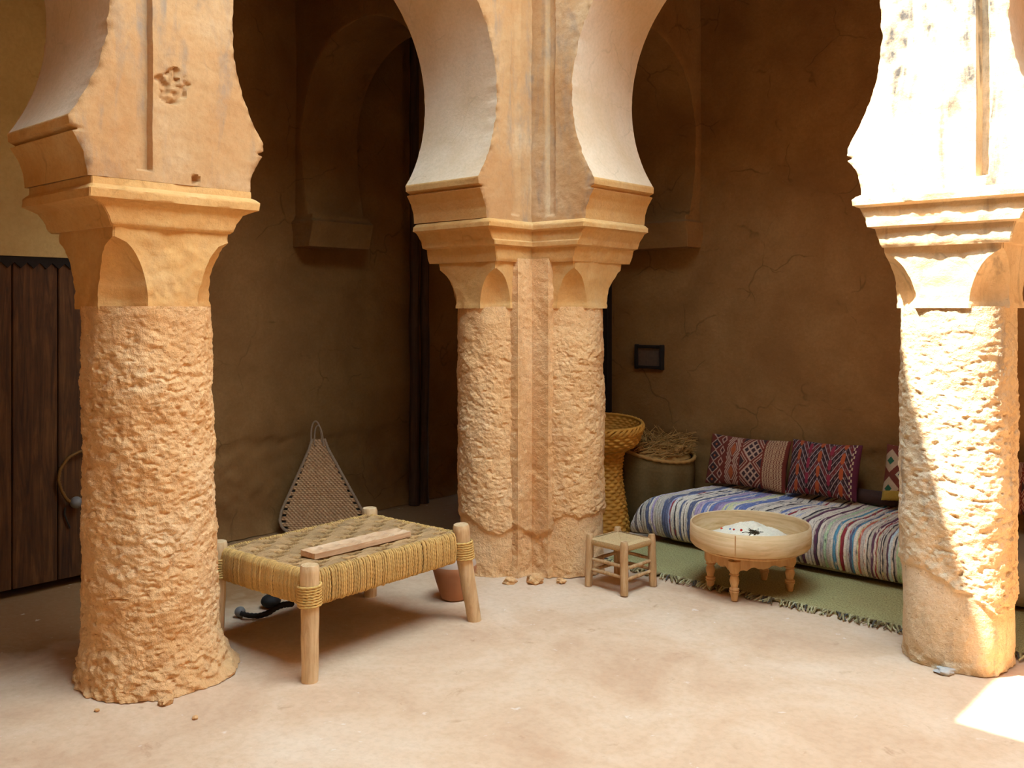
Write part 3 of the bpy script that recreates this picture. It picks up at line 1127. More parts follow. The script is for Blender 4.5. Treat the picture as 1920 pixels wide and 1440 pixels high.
b = MB()
b.grid(np.stack([U, V, ZT - 0.008 + hh + sag], -1), col=wcol)
bed_child = lambda bb, nm, m, **k: bb.build(nm, m, parent=bed, **k)
bed_child(b, 'woven_top', M['tint'], colattr=True)
b = MB()
b.box((L1 / 2, L2 / 2, ZT - 0.035), (L1 - 0.05, L2 - 0.05, 0.012))
for y in (0.03, L2 - 0.03):
    b.box((L1 / 2, y, (ZT + ZB) / 2), (L1 - 0.04, 0.05, ZT - ZB - 0.05))
for x in (0.03, L1 - 0.03):
    b.box((x, L2 / 2, (ZT + ZB) / 2), (0.05, L2 - 0.04, ZT - ZB - 0.05))
bed_child(b, 'rail_frame', M['black_wood'], smooth=False)


def wrap_path(seedv):
    """Cross-section of a rope turned round a rail: from the top inner edge out, down and under. Returns (offset inward, z)."""
    pts = [(0.032, ZT - 0.012), (0.018, ZT + 0.001), (0.004, ZT - 0.004), (-0.004, ZT - 0.018), (-0.009, (ZT + ZB) / 2), (-0.004, ZB + 0.016), (0.004, ZB + 0.004), (0.022, ZB), (0.05, ZB + 0.004)]
    pts = np.array(pts)
    L = np.concatenate([[0], np.cumsum(np.linalg.norm(np.diff(pts, axis=0), axis=1))])
    t = np.arange(0, L[-1], 0.0042)
    return np.stack([np.interp(t, L, pts[:, k]) for k in range(2)], 1)


for side in range(4):
    b = MB()
    Ls = L1 if side % 2 == 0 else L2
    k = 0.036
    while k < Ls - 0.034:
        pr = wrap_path(0)
        j = rng.normal(0, 0.0012, 3)
        off = pr[:, 0] + j[0]
        zz = pr[:, 1] + j[1]
        al = k + 0.004 * np.linspace(0, 1, len(pr)) * rng.choice([0.2, 0.6, 1.0]) + 0 * off
        if side == 0:
            p3 = np.stack([al, off, zz], 1)
        elif side == 1:
            p3 = np.stack([L1 - off, al, zz], 1)
        elif side == 2:
            p3 = np.stack([al, L2 - off, zz], 1)
        else:
            p3 = np.stack([off, al, zz], 1)
        tone = 0.82 + 0.3 * rng.rand()
        b.tube(p3, 0.0062 * (0.94 + 0.12 * rng.rand()), 8, caps=False, lobes=2, pitch=0.019, amp=0.30, phase=rng.rand() * 6, col=np.array((0.64, 0.37, 0.115)) * tone)
        k += 0.0112 + abs(rng.normal(0, 0.0009))
    bed_child(b, 'rope_wrap', M['tint'], colattr=True)
legs = [((0.0, 0.0), (0.0, 0.0), 0.467), ((L1 + 0.005, 0.0), (0.062, -0.030), 0.468), ((L1, L2), (0.012, 0.01), 0.462), ((0, L2), (-0.01, 0.01), 0.462)]
for (x, y), (sx, sy), zt_ in legs:
    zs_ = np.linspace(-0.004, zt_, 34)
    f = (zt_ - zs_) / zt_
    q = np.stack([zs_ * 5, zs_ * 0 + x * 9 + y * 5, zs_ * 0], 1)
    path = np.stack([x + sx * f ** 1.3 + 0.003 * fbm(q, 2), y + sy * f ** 1.3 + 0.003 * fbm(q + 4, 2), zs_], 1)
    rad = np.interp(zs_, [0, 0.2, 0.45, zt_ - 0.006, zt_], [0.034, 0.0365, 0.040, 0.039, 0.035]) + 0.0012 * fbm(q * 2, 2)
    b = MB()
    b.tube(path, rad, 14)
    lg = bed_child(b, 'leg', M['leg_wood'])
    t = np.linspace(0, 1, 300)
    a = t * 2 * PI * 8
    zc = 0.300 + 0.088 * t
    ff = (zt_ - zc) / zt_
    b = MB()
    b.tube(np.stack([x + sx * ff ** 1.3 + 0.0455 * np.cos(a), y + sy * ff ** 1.3 + 0.0455 * np.sin(a), zc], 1), 0.0068, 7, lobes=2, pitch=0.024, amp=0.4)
    o = b.build('rope_lashing', M['rope'], parent=lg)

# carved board lying on the bench
bz = ZT + 0.003
pa, pb = on_z(577, 1036, 0.455), on_z(757, 994, 0.455)
dv = (pb - pa)[:2]
LB = np.linalg.norm(dv)
WB, HB = 0.112, 0.024
nu, nv = 90, 26
u = np.linspace(-LB / 2, LB / 2, nu)
v = np.linspace(-1, 1, nv)
U, V = np.meshgrid(u, v, indexing='ij')
wid = WB / 2 * (1 - 0.10 * np.abs(U / (LB / 2)) ** 3)
Yb = V * wid + 0.003 * fbm(np.stack([U.ravel() * 9, V.ravel() * 0, U.ravel() * 0], 1), 2).reshape(U.shape)
zt2 = HB + 0.0 * U
for k in range(6):
    cu = -LB / 2 + LB * (k + 0.5) / 6
    for s in (-1, 1):
        zt2 = zt2 - 0.015 * np.exp(-(np.abs((U - cu) / 0.036) ** 3 + np.abs((V * WB / 2 - s * 0.025) / 0.021) ** 3) ** 1.3)
zt2 += 0.002 * fbm(np.stack([U.ravel() * 18, V.ravel() * 2, U.ravel() * 0], 1), 2).reshape(U.shape)
bb = MB()
bb.grid(np.stack([U, Yb, zt2], -1))
bot = np.stack([U, Yb, 0 * U], -1)
bb.grid(bot, flip=True)
tp = np.stack([U, Yb, zt2], -1)
for A, B in ((tp[0], bot[0]), (bot[-1], tp[-1]), (bot[:, 0], tp[:, 0]), (tp[:, -1], bot[:, -1])):
    w = np.linspace(0, 1, 5)[:, None, None]
    G = A[None] * (1 - w) + B[None] * w
    bb.grid(G)
o = bb.build('carved_board', M['board_wood'], merge=1e-5, fixn=True)
mid = (pa + pb) / 2
o.location = (mid[0], mid[1], bz - 0.001)
o.rotation_euler = (0, 0, math.atan2(dv[1], dv[0]))
tag(o, 'long wooden board with carved hollows lying on the rope bench', 'board')

# ------------------------------------------------------------------ woven fan panel leaning by the wall
fb = on_depth(606, 1006, 6.20)
fb[2] = 0.012
fan = thing('woven_panel', 'tear-shaped woven panel with a loop handle leaning behind the rope bench', 'panel', (fb[0], fb[1], 0.0), math.atan2(VY * 0 + c2w(1, 0)[1], c2w(1, 0)[0]))
FH, lean = 0.64, math.radians(16)


def fan_half(t):
    return np.interp(t, [0, .03, .08, .15, .25, .45, .7, .9, 1.0], [.16, .235, .272, .285, .270, .205, .125, .062, .042])


def fan_pt(x, h, off=0.0):
    xx = x - 0.07 * (h / FH)
    return np.stack([xx, h * math.sin(lean) + off * -math.cos(lean), h * math.cos(lean) + off * math.sin(lean)], -1)


nt, nw = 220, 130
t = np.linspace(0.012, 1, nt)
sx = np.linspace(-0.96, 0.96, nw)
Tm, Sm = np.meshgrid(t, sx, indexing='ij')
hwv = fan_half(Tm)
Xf = Sm * hwv
Hf = Tm * FH
row = np.floor(Hf / 0.0135)
frow = Hf / 0.0135 - row
wv = np.sin(PI * Xf / 0.013 + PI * (row % 2))
hz_ = 0.009 * np.sin(PI * frow) ** 0.6 * (0.5 + 0.5 * wv)
gapm = (np.abs(Sm) > 0.86) & ((row % 3) == 0)
hz_ = np.where(gapm, hz_ - 0.010, hz_)
fcol = np.ones(Xf.shape + (3,)) * np.array(lin(196, 148, 102)) * (0.78 + 0.34 * np.sin(PI * frow) * (0.5 + 0.5 * wv))[..., None]
fcol = np.where(gapm[..., None], np.array(lin(44, 32, 22)), fcol)
b = MB()
b.grid(fan_pt(Xf, Hf, hz_), flip=True, col=fcol)
b.grid(fan_pt(Xf, Hf, hz_ * 0 - 0.012), col=fcol)
fan_o = b.build('woven_sheet', M['tint'], parent=fan, colattr=True)
t2 = np.linspace(0, 1, 70)
left = np.stack([-fan_half(t2), t2 * FH], 1)[::-1]
right = np.stack([fan_half(t2), t2 * FH], 1)
bott = np.stack([np.linspace(-0.16, 0.16, 16), np.zeros(16) - 0.002], 1)[1:-1]
outl = np.concatenate([left, bott, right])
b = MB()
b.tube(fan_pt(outl[:, 0], outl[:, 1]), 0.0115, 9, lobes=3, pitch=0.02, amp=0.3)
b.build('edge_hoop', M['fan_hoop'], parent=fan)
b = MB()
a = np.linspace(0, PI, 30)
lp = np.stack([0.037 * np.cos(a) - 0.012, FH - 0.03 + 0.15 * np.sin(a) ** 0.8], 1)
b.tube(fan_pt(lp[:, 0], lp[:, 1]), 0.006, 8)
lp2 = np.stack([0.030 * np.cos(a) - 0.004, FH - 0.05 + 0.14 * np.sin(a) ** 0.8], 1)
b.tube(fan_pt(lp2[:, 0] + 0.01, lp2[:, 1], 0.012), 0.005, 8)
b.build('loop_handle', M['fan_hoop'], parent=fan)

# ------------------------------------------------------------------ bent iron with a grey ball under the bench
ir = thing('iron_hook', 'dark bent iron rod with a grey ball end on the floor under the bench', 'hook', tuple(on_z(480, 1152)))
pth = []
for p, q, zz in ((452, 1150, .026), (466, 1154, .02), (484, 1155, .018), (502, 1150, .03), (516, 1140, .05), (530, 1134, .06), (548, 1132, .05)):
    v = on_z(p, q, 0.0)
    v = on_z(p, q, zz)
    pth.append(v)
pth = np.array(pth)
tt = np.linspace(0, len(pth) - 1, 40)
pth = np.stack([np.interp(tt, np.arange(len(pth)), pth[:, k]) for k in range(3)], 1)
for _ in range(3):
    pth[1:-1] = (pth[:-2] + 2 * pth[1:-1] + pth[2:]) / 4
b = MB()
b.tube(pth, np.interp(np.linspace(0, 1, 40), [0, 1], [0.013, 0.017]), 10, lobes=3, pitch=0.02, amp=0.2)
part(b, 'rod', M['iron'], ir)
b = MB()
ph = np.linspace(-PI / 2, PI / 2, 13)
b.lathe(np.stack([0.026 * np.cos(ph), 0.026 * np.sin(ph)], 1), 18, on_z(450, 1147, 0.026))
part(b, 'ball', M['knob'], ir)
b = MB()
lc = on_z(508, 1128, 0.03)
b.lathe(np.stack([0.05 * np.cos(ph), 0.034 * np.sin(ph)], 1), 18, (lc[0], lc[1], 0.034))
part(b, 'lump', M['iron'], ir)

# ------------------------------------------------------------------ clay pot
pc = on_z(852, 1122)
pot = thing('clay_pot', 'small terracotta pot with a pale domed top on the floor behind the bench leg', 'pot', (pc[0], pc[1], 0))
b = MB()
prof = [(0.0, 0.002), (0.058, 0.002), (0.068, 0.008), (0.082, 0.05), (0.098, 0.10), (0.110, 0.145), (0.116, 0.165), (0.114, 0.18)]
b.lathe(prof, 48)
b.build('pot_body', M['clay'], parent=pot)
b = MB()
prof = [(0.114, 0.18), (0.111, 0.195), (0.103, 0.21), (0.088, 0.222), (0.06, 0.229), (0.052, 0.225), (0.046, 0.21), (0.0, 0.205)]
b.lathe(prof, 48)
b.build('pot_top', M['clay_top'], parent=pot)

# ------------------------------------------------------------------ stool
pl_, pf_, pr_ = on_z(1107, 1098), on_z(1165, 1117), on_z(1221, 1098)
cen = (pl_ + pr_)[:2] / 2
ax = (pr_ - pf_)[:2]
SA = np.linalg.norm(ax)
ay = (pl_ - pf_)[:2]
SB = np.linalg.norm(ay)
sd = (SA + SB) / 2
stool = thing('rush_stool', 'small square rush-seated wooden stool standing beside the middle pier', 'stool', (cen[0], cen[1], 0), math.atan2(ax[1], ax[0]))
hw = sd / 2 - 0.004
SH = 0.272
for sx in (-1, 1):
    for sy in (-1, 1):
        zs_ = np.linspace(0, SH + 0.008, 20)
        q = np.stack([zs_ * 8, zs_ * 0 + sx * 3 + sy, zs_ * 0], 1)
        k = 1.0 + 0.05 * (1 - zs_ / SH)
        path = np.stack([sx * hw * k + 0.0015 * fbm(q, 2), sy * hw * k + 0.0015 * fbm(q + 3, 2), zs_], 1)
        b = MB()
        b.tube(path, np.interp(zs_, [0, 0.12, SH - 0.01, SH + 0.004, SH + 0.008], [0.0205, 0.0225, 0.0215, 0.0195, 0.017]) + 0.0008 * fbm(q * 2, 2), 12)
        b.build('leg', M['stool_wood'], parent=stool)
for sgn in (-1, 1):
    for zq in (0.078, 0.135):
        b = MB()
        b.tube([(-hw, sgn * hw, zq), (0, sgn * hw * 1.02, zq + 0.002), (hw, sgn * hw, zq + 0.004)], [0.0085, 0.0105, 0.0085], 9)
        b.build('rung', M['stool_wood'], parent=stool)
        b = MB()
        b.tube([(sgn * hw, -hw, zq + 0.012), (sgn * hw * 1.02, 0, zq + 0.014), (sgn * hw, hw, zq + 0.012)], [0.0085, 0.0105, 0.0085], 9)
        b.build('rung', M['stool_wood'], parent=stool)
n = 110
u = np.linspace(-1, 1, n)
U, V = np.meshgrid(u, u, indexing='ij')
mx = np.maximum(np.abs(U), np.abs(V))
cord = np.abs(np.sin(PI * mx * hw / 0.0078))
diag = np.abs(np.abs(U) - np.abs(V))
zz = SH - 0.016 + 0.004 * cord - 0.004 * np.exp(-diag / 0.03) + 0.0015 * fbm(np.stack([U.ravel() * 14, V.ravel() * 14, U.ravel() * 0], 1), 2).reshape(U.shape) - 0.012 * (1 - mx)
edge = np.clip((mx - 0.93) / 0.07, 0, 1)
zz = zz - 0.006 * edge ** 2
b = MB()
tp = np.stack([U * (hw + 0.006), V * (hw + 0.006), zz], -1)
b.grid(tp)
bo = tp.copy()
bo[..., 2] = SH - 0.050 + 0.010 * mx
b.grid(bo, flip=True)
for A, B in ((tp[0], bo[0]), (bo[-1], tp[-1]), (bo[:, 0], tp[:, 0]), (tp[:, -1], bo[:, -1])):
    w = np.linspace(0, 1, 6)[:, None, None]
    G = A[None] * (1 - w) + B[None] * w
    b.grid(G)
# loose cord ends on the rails
for s in range(4):
    for k in np.arange(-hw + 0.02, hw - 0.02, 0.0085):
        p = {0: (k, -hw - .007), 1: (k, hw + .007), 2: (-hw - .007, k), 3: (hw + .007, k)}[s]
        nx, ny = {0: (0, -1), 1: (0, 1), 2: (-1, 0), 3: (1, 0)}[s]
        b.tube([(p[0] - nx * .02, p[1] - ny * .02, SH - .013), (p[0] + nx * .001, p[1] + ny * .001, SH - .018), (p[0] + nx * .003, p[1] + ny * .003, SH - .034), (p[0] - nx * .012, p[1] - ny * .012, SH - .048)], 0.0046, 6, caps=False)
b.build('rush_seat', M['rush'], parent=stool, fixn=False)

# ------------------------------------------------------------------ low round table with a bent-wood tray
tc = np.array(c2w(1.265, 4.965))
table = thing('low_table', 'low carved wooden table with scalloped apron and turned legs under the round tray', 'table', (tc[0], tc[1], 0), 0.0)
leg_pts = [np.array(on_z(1377, 1126)[:2]) - tc, np.array(on_z(1481, 1114)[:2]) - tc, np.array(on_z(1334, 1082)[:2]) - tc, None]
leg_pts[3] = -leg_pts[0]
leg_pts[2] = -leg_pts[1]
ZP = 0.247
for p in leg_pts:
    prof = [(0.0, 0.0), (0.014, 0.0), (0.016, 0.004), (0.022, 0.042), (0.026, 0.046), (0.026, 0.050), (0.021, 0.053), (0.026, 0.057), (0.0255, 0.064), (0.017, 0.070), (0.021, 0.085), (0.0255, 0.105), (0.021, 0.122), (0.017, 0.128), (0.027, 0.134), (0.021, 0.142), (0.027, 0.152), (0.032, 0.165), (0.032, 0.205), (0.0, 0.205)]
    if tc[1] + p[1] > 4.45:
        prof = [(r_, z_ + 0.017 * (1 - z_ / 0.205)) for r_, z_ in prof]
    b = MB()
    b.lathe(prof, 24, (p[0], p[1], 0))
    b.build('leg', M['table_wood'], parent=table)
order = [0, 1, 3, 2]
for k in range(4):
    p, q = leg_pts[order[k]], leg_pts[order[(k + 1) % 4]]
    d = q - p
    L = np.linalg.norm(d)
    d = d / L
    nrm = np.array((-d[1], d[0]))
    nseg = 72
    s = np.linspace(0, L, nseg)
    t = s / L
    low = 0.150 + 0.018 * np.sin(PI * t) + 0.010 * np.abs(np.sin(PI * t * 5)) - 0.012
    low = np.where((np.abs(t - .5) < .12), low - 0.020 * (1 - np.abs(t - .5) / .12), low)
    topz = np.full(nseg, ZP - 0.018)
    V = []
    for off in (0.011, -0.011):
        for zrow in (low, topz):
            V.append(np.stack([p[0] + d[0] * s + nrm[0] * off, p[1] + d[1] * s + nrm[1] * off, zrow], -1))
    b = MB()
    G = np.stack([V[0], V[1], V[3], V[2]], 0)
    b.grid(G, wrap_u=True)
    for e_ in (0, nseg - 1):
        b.q.append(tuple(r * nseg + e_ for r in range(4)))
    b.build('apron', M['table_wood'], parent=table, fixn=True)
b = MB()
rt = 0.262
b.lathe([(0.0, ZP - 0.018), (rt, ZP - 0.018), (rt + 0.006, ZP - 0.010), (rt, ZP - 0.001), (0.0, ZP - 0.001)], 64)
b.build('table_top', M['table_wood'], parent=table)

PR = 0.312
tray = thing('round_tray', 'round bent-wood tray with a high rim resting on the low carved table', 'tray', (tc[0], tc[1], ZP))
b = MB()
b.lathe([(PR - 0.045, 0.001), (PR - 0.012, 0.004), (PR, 0.018), (PR + 0.003, 0.06), (PR, 0.116), (PR - 0.004, 0.121), (PR - 0.009, 0.117), (PR - 0.007, 0.06), (PR - 0.009, 0.017)], 120)
b.build('rim', M['pan_wood'], parent=tray)
b = MB()
b.lathe([(0.0, 0.001), (PR - 0.044, 0.001), (PR - 0.010, 0.010), (PR - 0.012, 0.016), (0.0, 0.013)], 96)
b.build('bottom', M['pan_wood'], parent=tray)
b = MB()                                              # lapped seam on the rim
sa = math.atan2(*(np.array(c2w((1377 - 960) / F * 4.66, 4.66)) - tc)[::-1])
for da, th_ in ((0.0, 0.0022), (-0.012, 0.0015)):
    ang = np.linspace(sa + da - 0.0045, sa + da + 0.0045, 4)
    zz = np.linspace(0.012, 0.116, 10)
    A_, Z_ = np.meshgrid(ang, zz, indexing='ij')
    rr = PR + 0.003 + th_ * np.array((0, 1, 1, 0))[:, None]
    b.grid(np.stack([rr * np.cos(A_), rr * np.sin(A_), Z_], -1), flip=True)
b.build('seam_strip', M['table_wood'], parent=tray)
# the pale heap in it
nr, nt = 50, 120
r = np.linspace(0, PR - 0.045, nr)
th = np.arange(nt) / nt * 2 * PI
Rm, Tm = np.meshgrid(r, th, indexing='ij')
Xh, Yh = Rm * np.cos(Tm), Rm * np.sin(Tm)
qq = np.stack([Xh.ravel(), Yh.ravel(), 0 * Xh.ravel()], 1)
prof_ = np.clip(1 - (Rm / (PR - 0.045)) ** 1.45, 0, 1)
Zh = 0.013 + 0.108 * prof_ + (0.012 * fbm(qq * 12, 3) + 0.006 * fbm(qq * np.array((90, 22, 1)), 2)).reshape(Rm.shape) * prof_ ** 0.4
b = MB()
b.grid(np.stack([Xh, Yh, Zh], -1), wrap_v=True, flip=True)
heap = b.build('pale_heap', M['grain'])
heap.location = (tc[0], tc[1], ZP)
tag(heap, 'heap of pale fluffy stuff piled in the round tray', 'heap', kind='stuff')


def heap_z(x, y):
    rr = math.hypot(x, y)
    i = min(nr - 1, int(round(rr / (PR - 0.045) * (nr - 1))))
    j = int(round((math.atan2(y, x) % (2 * PI)) / (2 * PI) * nt)) % nt
    return Zh[i, j]


beads = [(1366, 982, (200, 52, 30), 'large red bead at the left edge of the pale heap', 0.0085),
         (1381, 977, (40, 66, 120), 'dark blue bead near the back of the pale heap', 0.0055),
         (1396, 974, (226, 200, 60), 'yellow bead at the back of the pale heap', 0.0065),
         (1353, 992, (206, 78, 60), 'dull red bead lowest on the left of the pale heap', 0.0065),
         (1369, 994, (54, 84, 150), 'small blue bead low on the front of the pale heap', 0.005),
         (1376, 995, (196, 60, 40), 'small red bead low on the front of the pale heap', 0.006),
         (1390, 997, (190, 46, 30), 'red bead beside the dark sprig on the pale heap', 0.007)]
ph = np.linspace(-PI / 2, PI / 2, 9)
for px, py, c, lab, rad in beads:
    best = None
    for d in np.arange(4.62, 5.2, 0.01):
        P_ = on_depth(px, py, d)
        x, y = P_[0] - tc[0], P_[1] - tc[1]
        if math.hypot(x, y) < PR - 0.05:
            g = (P_[2] - ZP) - heap_z(x, y)
            if g < 0:
                best = P_
                break
    if best is None:
        continue
    x, y = best[0] - tc[0], best[1] - tc[1]
    b = MB()
    b.lathe(np.stack([rad * np.cos(ph), rad * np.sin(ph)], 1), 14)
    cc = lin(*c)
    b.cols = [np.tile(np.array(cc), (b.n, 1))]
    o = b.build('bead', M['beads'], colattr=True)
    o.location = (best[0], best[1], ZP + heap_z(x, y) + rad * 0.4)
    tag(o, lab, 'bead', 'coloured beads on the pale heap')
for px, py, n_, lab in ((1412, 996, 9, 'dark sprig lying on the front slope of the pale heap'), (1420, 977, 5, 'thin dark sprig near the top of the pale heap')):
    b = MB()
    P_ = on_depth(px, py, 4.86)
    x0, y0 = P_[0] - tc[0], P_[1] - tc[1]
    for k in range(n_ * 2):
        a = rng.rand() * 2 * PI
        xx, yy = x0 + rng.normal(0, 0.016), y0 + rng.normal(0, 0.008)
        L = 0.012 + 0.012 * rng.rand()
        pts_ = []
        for s in (-1, 0, 1):
            xs, ys = xx + s * L * math.cos(a), yy + s * L * math.sin(a)
            pts_.append((xs, ys, heap_z(xs, ys) + 0.002 + (0.003 if s == 0 else 0)))
        b.tube(pts_, 0.0014, 5)
    o = b.build('sprig', M['twig'])
    o.location = (tc[0], tc[1], ZP)
    tag(o, lab, 'sprig', 'sprigs on the pale heap')

# ------------------------------------------------------------------ rug with fringe
rug = thing('green_rug', 'flat green woven rug with a fringed front edge under the daybed and table', 'rug', (-2.2, 4.8, 0))
RXA, RXB = -3.29, -0.2
x = np.linspace(RXA, RXB, 180)
y = np.linspace(0, 1, 40)
X_, Y_ = np.meshgrid(x, y, indexing='ij')
front = np.interp(X_, [-3.34, -3.0, -1.6, -0.2], [4.535, 4.475, 4.475, 4.46])
Yr = front + (5.68 - front) * Y_
qq = np.stack([X_.ravel(), Yr.ravel(), 0 * X_.ravel()], 1)
Zr = 0.016 + (0.003 * fbm(qq * 5, 2)).reshape(X_.shape)
b = MB()
tp = np.stack([X_, Yr, Zr], -1)
bo = tp.copy()
bo[..., 2] = 0.001
b.grid(tp)
b.grid(bo, flip=True)
for A, B in ((tp[0], bo[0]), (bo[-1], tp[-1]), (bo[:, 0], tp[:, 0]), (tp[:, -1], bo[:, -1])):
    b.grid(np.stack([A, B], 0))
part(b, 'rug_sheet', M['rug'], rug, merge=1e-5, fixn=True)
b = MB()
xk = RXA + 0.01
while xk < RXB - 0.01:
    yf = np.interp(xk, [-3.34, -3.0, -1.6, -0.2], [4.535, 4.475, 4.475, 4.46])
    L = 0.05 + 0.025 * rng.rand()
    a = rng.normal(0.15, 0.35)
    c = np.array(lin(*random.choice([(176, 160, 112), (150, 128, 84), (196, 180, 132), (112, 92, 62), (92, 84, 72)])))
    b.tube([(xk, yf + 0.01, 0.013), (xk + a * L * .4, yf - L * 0.4, 0.015 + 0.006 * rng.rand()), (xk + a * L, yf - L, 0.007)], [0.0045, 0.005, 0.0035], 6, col=c)
    xk += 0.0095 + 0.004 * rng.rand()
part(b, 'fringe', M['tint'], rug, colattr=True)

# ------------------------------------------------------------------ daybed
day = thing('daybed', 'low mattress under a striped rag blanket along the right gallery wall', 'daybed', (-2.2, 5.4, 0.017))
DY0 = 5.03


def mat_section(nv, y0, y1, z0, h, bulge=0.03):
    pts = np.array([(y1, z0), (y0 + 0.02, z0), (y0 - bulge * 0.4, z0 + 0.03), (y0 - bulge, z0 + h * 0.42), (y0 - bulge * 0.7, z0 + h * 0.72), (y0 + 0.015, z0 + h * 0.90), (y0 + 0.07, z0 + h * 0.985), (y0 + 0.18, z0 + h * 1.02), (y0 + 0.35, z0 + h * 1.04), (y1, z0 + h * 1.04)])
    for _ in range(3):
        q = [pts[0]]
        for a, c in zip(pts[:-1], pts[1:]):
            q += [a * .75 + c * .25, a * .25 + c * .75]
        q.append(pts[-1])
        pts = np.array(q)
    L = np.concatenate([[0], np.cumsum(np.linalg.norm(np.diff(pts, axis=0), axis=1))])
    t = np.linspace(0, L[-1], nv)
    return np.stack([np.interp(t, L, pts[:, k]) for k in range(2)], 1)


# mattress
b = MB()
sec = mat_section(50, DY0 + 0.03, 5.67, 0.03, 0.25)
xs = np.linspace(-3.17, 1.0, 60)
P = np.stack([xs[:, None] * np.ones(50)[None], sec[None, :, 0] * np.ones(60)[:, None], sec[None, :, 1] * np.ones(60)[:, None]], -1)
P[..., 1] += 0.006 * fbm(P.reshape(-1, 3) * 4, 2).reshape(P.shape[:2])
b.grid(P, flip=True)
for e_ in (0, 59):
    b.q.append(tuple(e_ * 50 + k for k in range(50)))
part(b, 'mattress', M['mattress'], day, fixn=True)
# striped rag blanket: stripes are dyed cloth, listed along the bed from its left end
pal = dict(w=(228, 208, 182), g=(198, 180, 156), k=(58, 52, 54), n=(96, 98, 118), b=(112, 122, 164), l=(172, 168, 184), p=(180, 154, 174), v=(144, 122, 152), y=(216, 208, 150), c=(196, 212, 214),
           r=(150, 52, 56), m=(104, 62, 78), t=(92, 144, 164), e=(182, 198, 150), o=(206, 110, 84), z=(120, 104, 96), h=(196, 178, 160))
seq = [('g', 30), ('z', 14), ('w', 20), ('k', 6), ('g', 26), ('n', 22), ('w', 14), ('p', 12), ('g', 30), ('h', 14), ('n', 30), ('l', 10), ('r', 6), ('w', 18), ('k', 5), ('w', 22), ('n', 9), ('w', 12), ('k', 5), ('w', 16), ('n', 24), ('w', 10),
       ('p', 26), ('w', 6), ('b', 16), ('l', 12), ('w', 5), ('b', 18), ('v', 20), ('p', 18), ('y', 12), ('l', 10), ('y', 24), ('w', 8), ('b', 12), ('w', 8), ('b', 36), ('w', 22), ('k', 5), ('h', 26), ('k', 5), ('w', 28), ('k', 7), ('h', 22), ('w', 18), ('b', 22), ('w', 24), ('r', 7),
       ('w', 30), ('l', 8), ('w', 26), ('k', 6), ('g', 18), ('m', 12), ('w', 26), ('z', 4), ('w', 10), ('m', 14), ('k', 4), ('w', 12), ('h', 14), ('e', 12), ('h', 12), ('w', 14), ('t', 14), ('w', 10), ('y', 7), ('r', 15), ('w', 12), ('h', 10), ('n', 10), ('t', 6), ('w', 14), ('y', 6), ('o', 8), ('h', 14), ('w', 12), ('k', 5), ('g', 12), ('m', 9), ('w', 8), ('r', 5), ('y', 5), ('h', 8), ('k', 4), ('w', 4), ('k', 4), ('g', 12), ('m', 8), ('c', 8), ('w', 10), ('k', 5), ('h', 8), ('e', 16), ('w', 10), ('o', 6), ('c', 8), ('w', 14), ('n', 10), ('w', 12), ('r', 6), ('h', 14), ('k', 5), ('w', 14)]
tot = sum(w for _, w in seq)
bx0, bx1 = -3.30, -1.60
edges_ = np.cumsum([0] + [w for _, w in seq]) / tot
nx, nv = 640, 84
xs = np.linspace(bx0, bx1, nx)
ti = np.clip(np.searchsorted(edges_, np.linspace(0, 1, nx), side='right') - 1, 0, len(seq) - 1)
sec = mat_section(nv, DY0, 5.66, 0.055, 0.262, 0.042)
sec = sec[int(nv * 0.30):]
nv2 = len(sec)
# keep only front and top of the section
P = np.zeros((nx, nv2, 3))
P[..., 0] = xs[:, None]
P[..., 1] = sec[None, :, 0]
P[..., 2] = sec[None, :, 1]
endd = np.clip((xs - bx0) / 0.20, 0, 1)                # left end rolls down
drop = 1 - np.sqrt(np.clip(1 - (1 - endd) ** 2, 0, 1))
P[..., 2] = P[..., 2] - drop[:, None] * (P[..., 2] - 0.05) * 0.80
P[..., 1] = P[..., 1] + drop[:, None] * 0.03
qq = P.reshape(-1, 3)
rag = 0.0035 * np.sin(xs * 2 * PI / 0.017)[:, None] * np.ones(nv2)[None]
und = (0.012 * fbm(qq * np.array((2.6, 4, 4)), 2) + 0.003 * fbm(qq * np.array((60, 9, 9)), 2)).reshape(nx, nv2)
nrm = np.gradient(sec, axis=0)
nrm = np.stack([-nrm[:, 1], nrm[:, 0]], 1)
nrm /= np.linalg.norm(nrm, axis=1)[:, None]
sgn = np.sign(nrm[-1, 1])
P[..., 1] += (und + rag) * nrm[None, :, 0] * sgn
P[..., 2] += (und + rag) * nrm[None, :, 1] * sgn
wob = (0.006 * fbm(qq * np.array((3, 10, 10)), 2)).reshape(nx, nv2)
xcol = P[..., 0].copy()
P[..., 0] = bx1 + (P[..., 0] - bx1) * (1 + 0.095 * np.clip((5.38 - P[..., 1]) / 0.3, 0, 1))
ti2 = np.clip(np.searchsorted(edges_, np.clip((xcol + wob - bx0) / (bx1 - bx0), 0, 0.9999), side='right') - 1, 0, len(seq) - 1)
cl = np.array([lin(*pal[k]) for k, _ in seq])[ti2]
fl = fbm(qq * np.array((170, 34, 34)), 2).reshape(nx, nv2)
alt = np.roll(cl, 11, axis=0)
cl = np.where((fl > 0.56)[..., None], alt, cl)
cl = np.where((fl < -0.72)[..., None], np.array(lin(70, 64, 70)), cl)
b = MB()
b.grid(P, flip=True, col=cl)
inner = P.copy()
inner[..., 1] += 0.006 * 1
inner[..., 2] -= 0.008
b.grid(inner, col=cl)
part(b, 'striped_blanket', M['rag'], day, colattr=True)


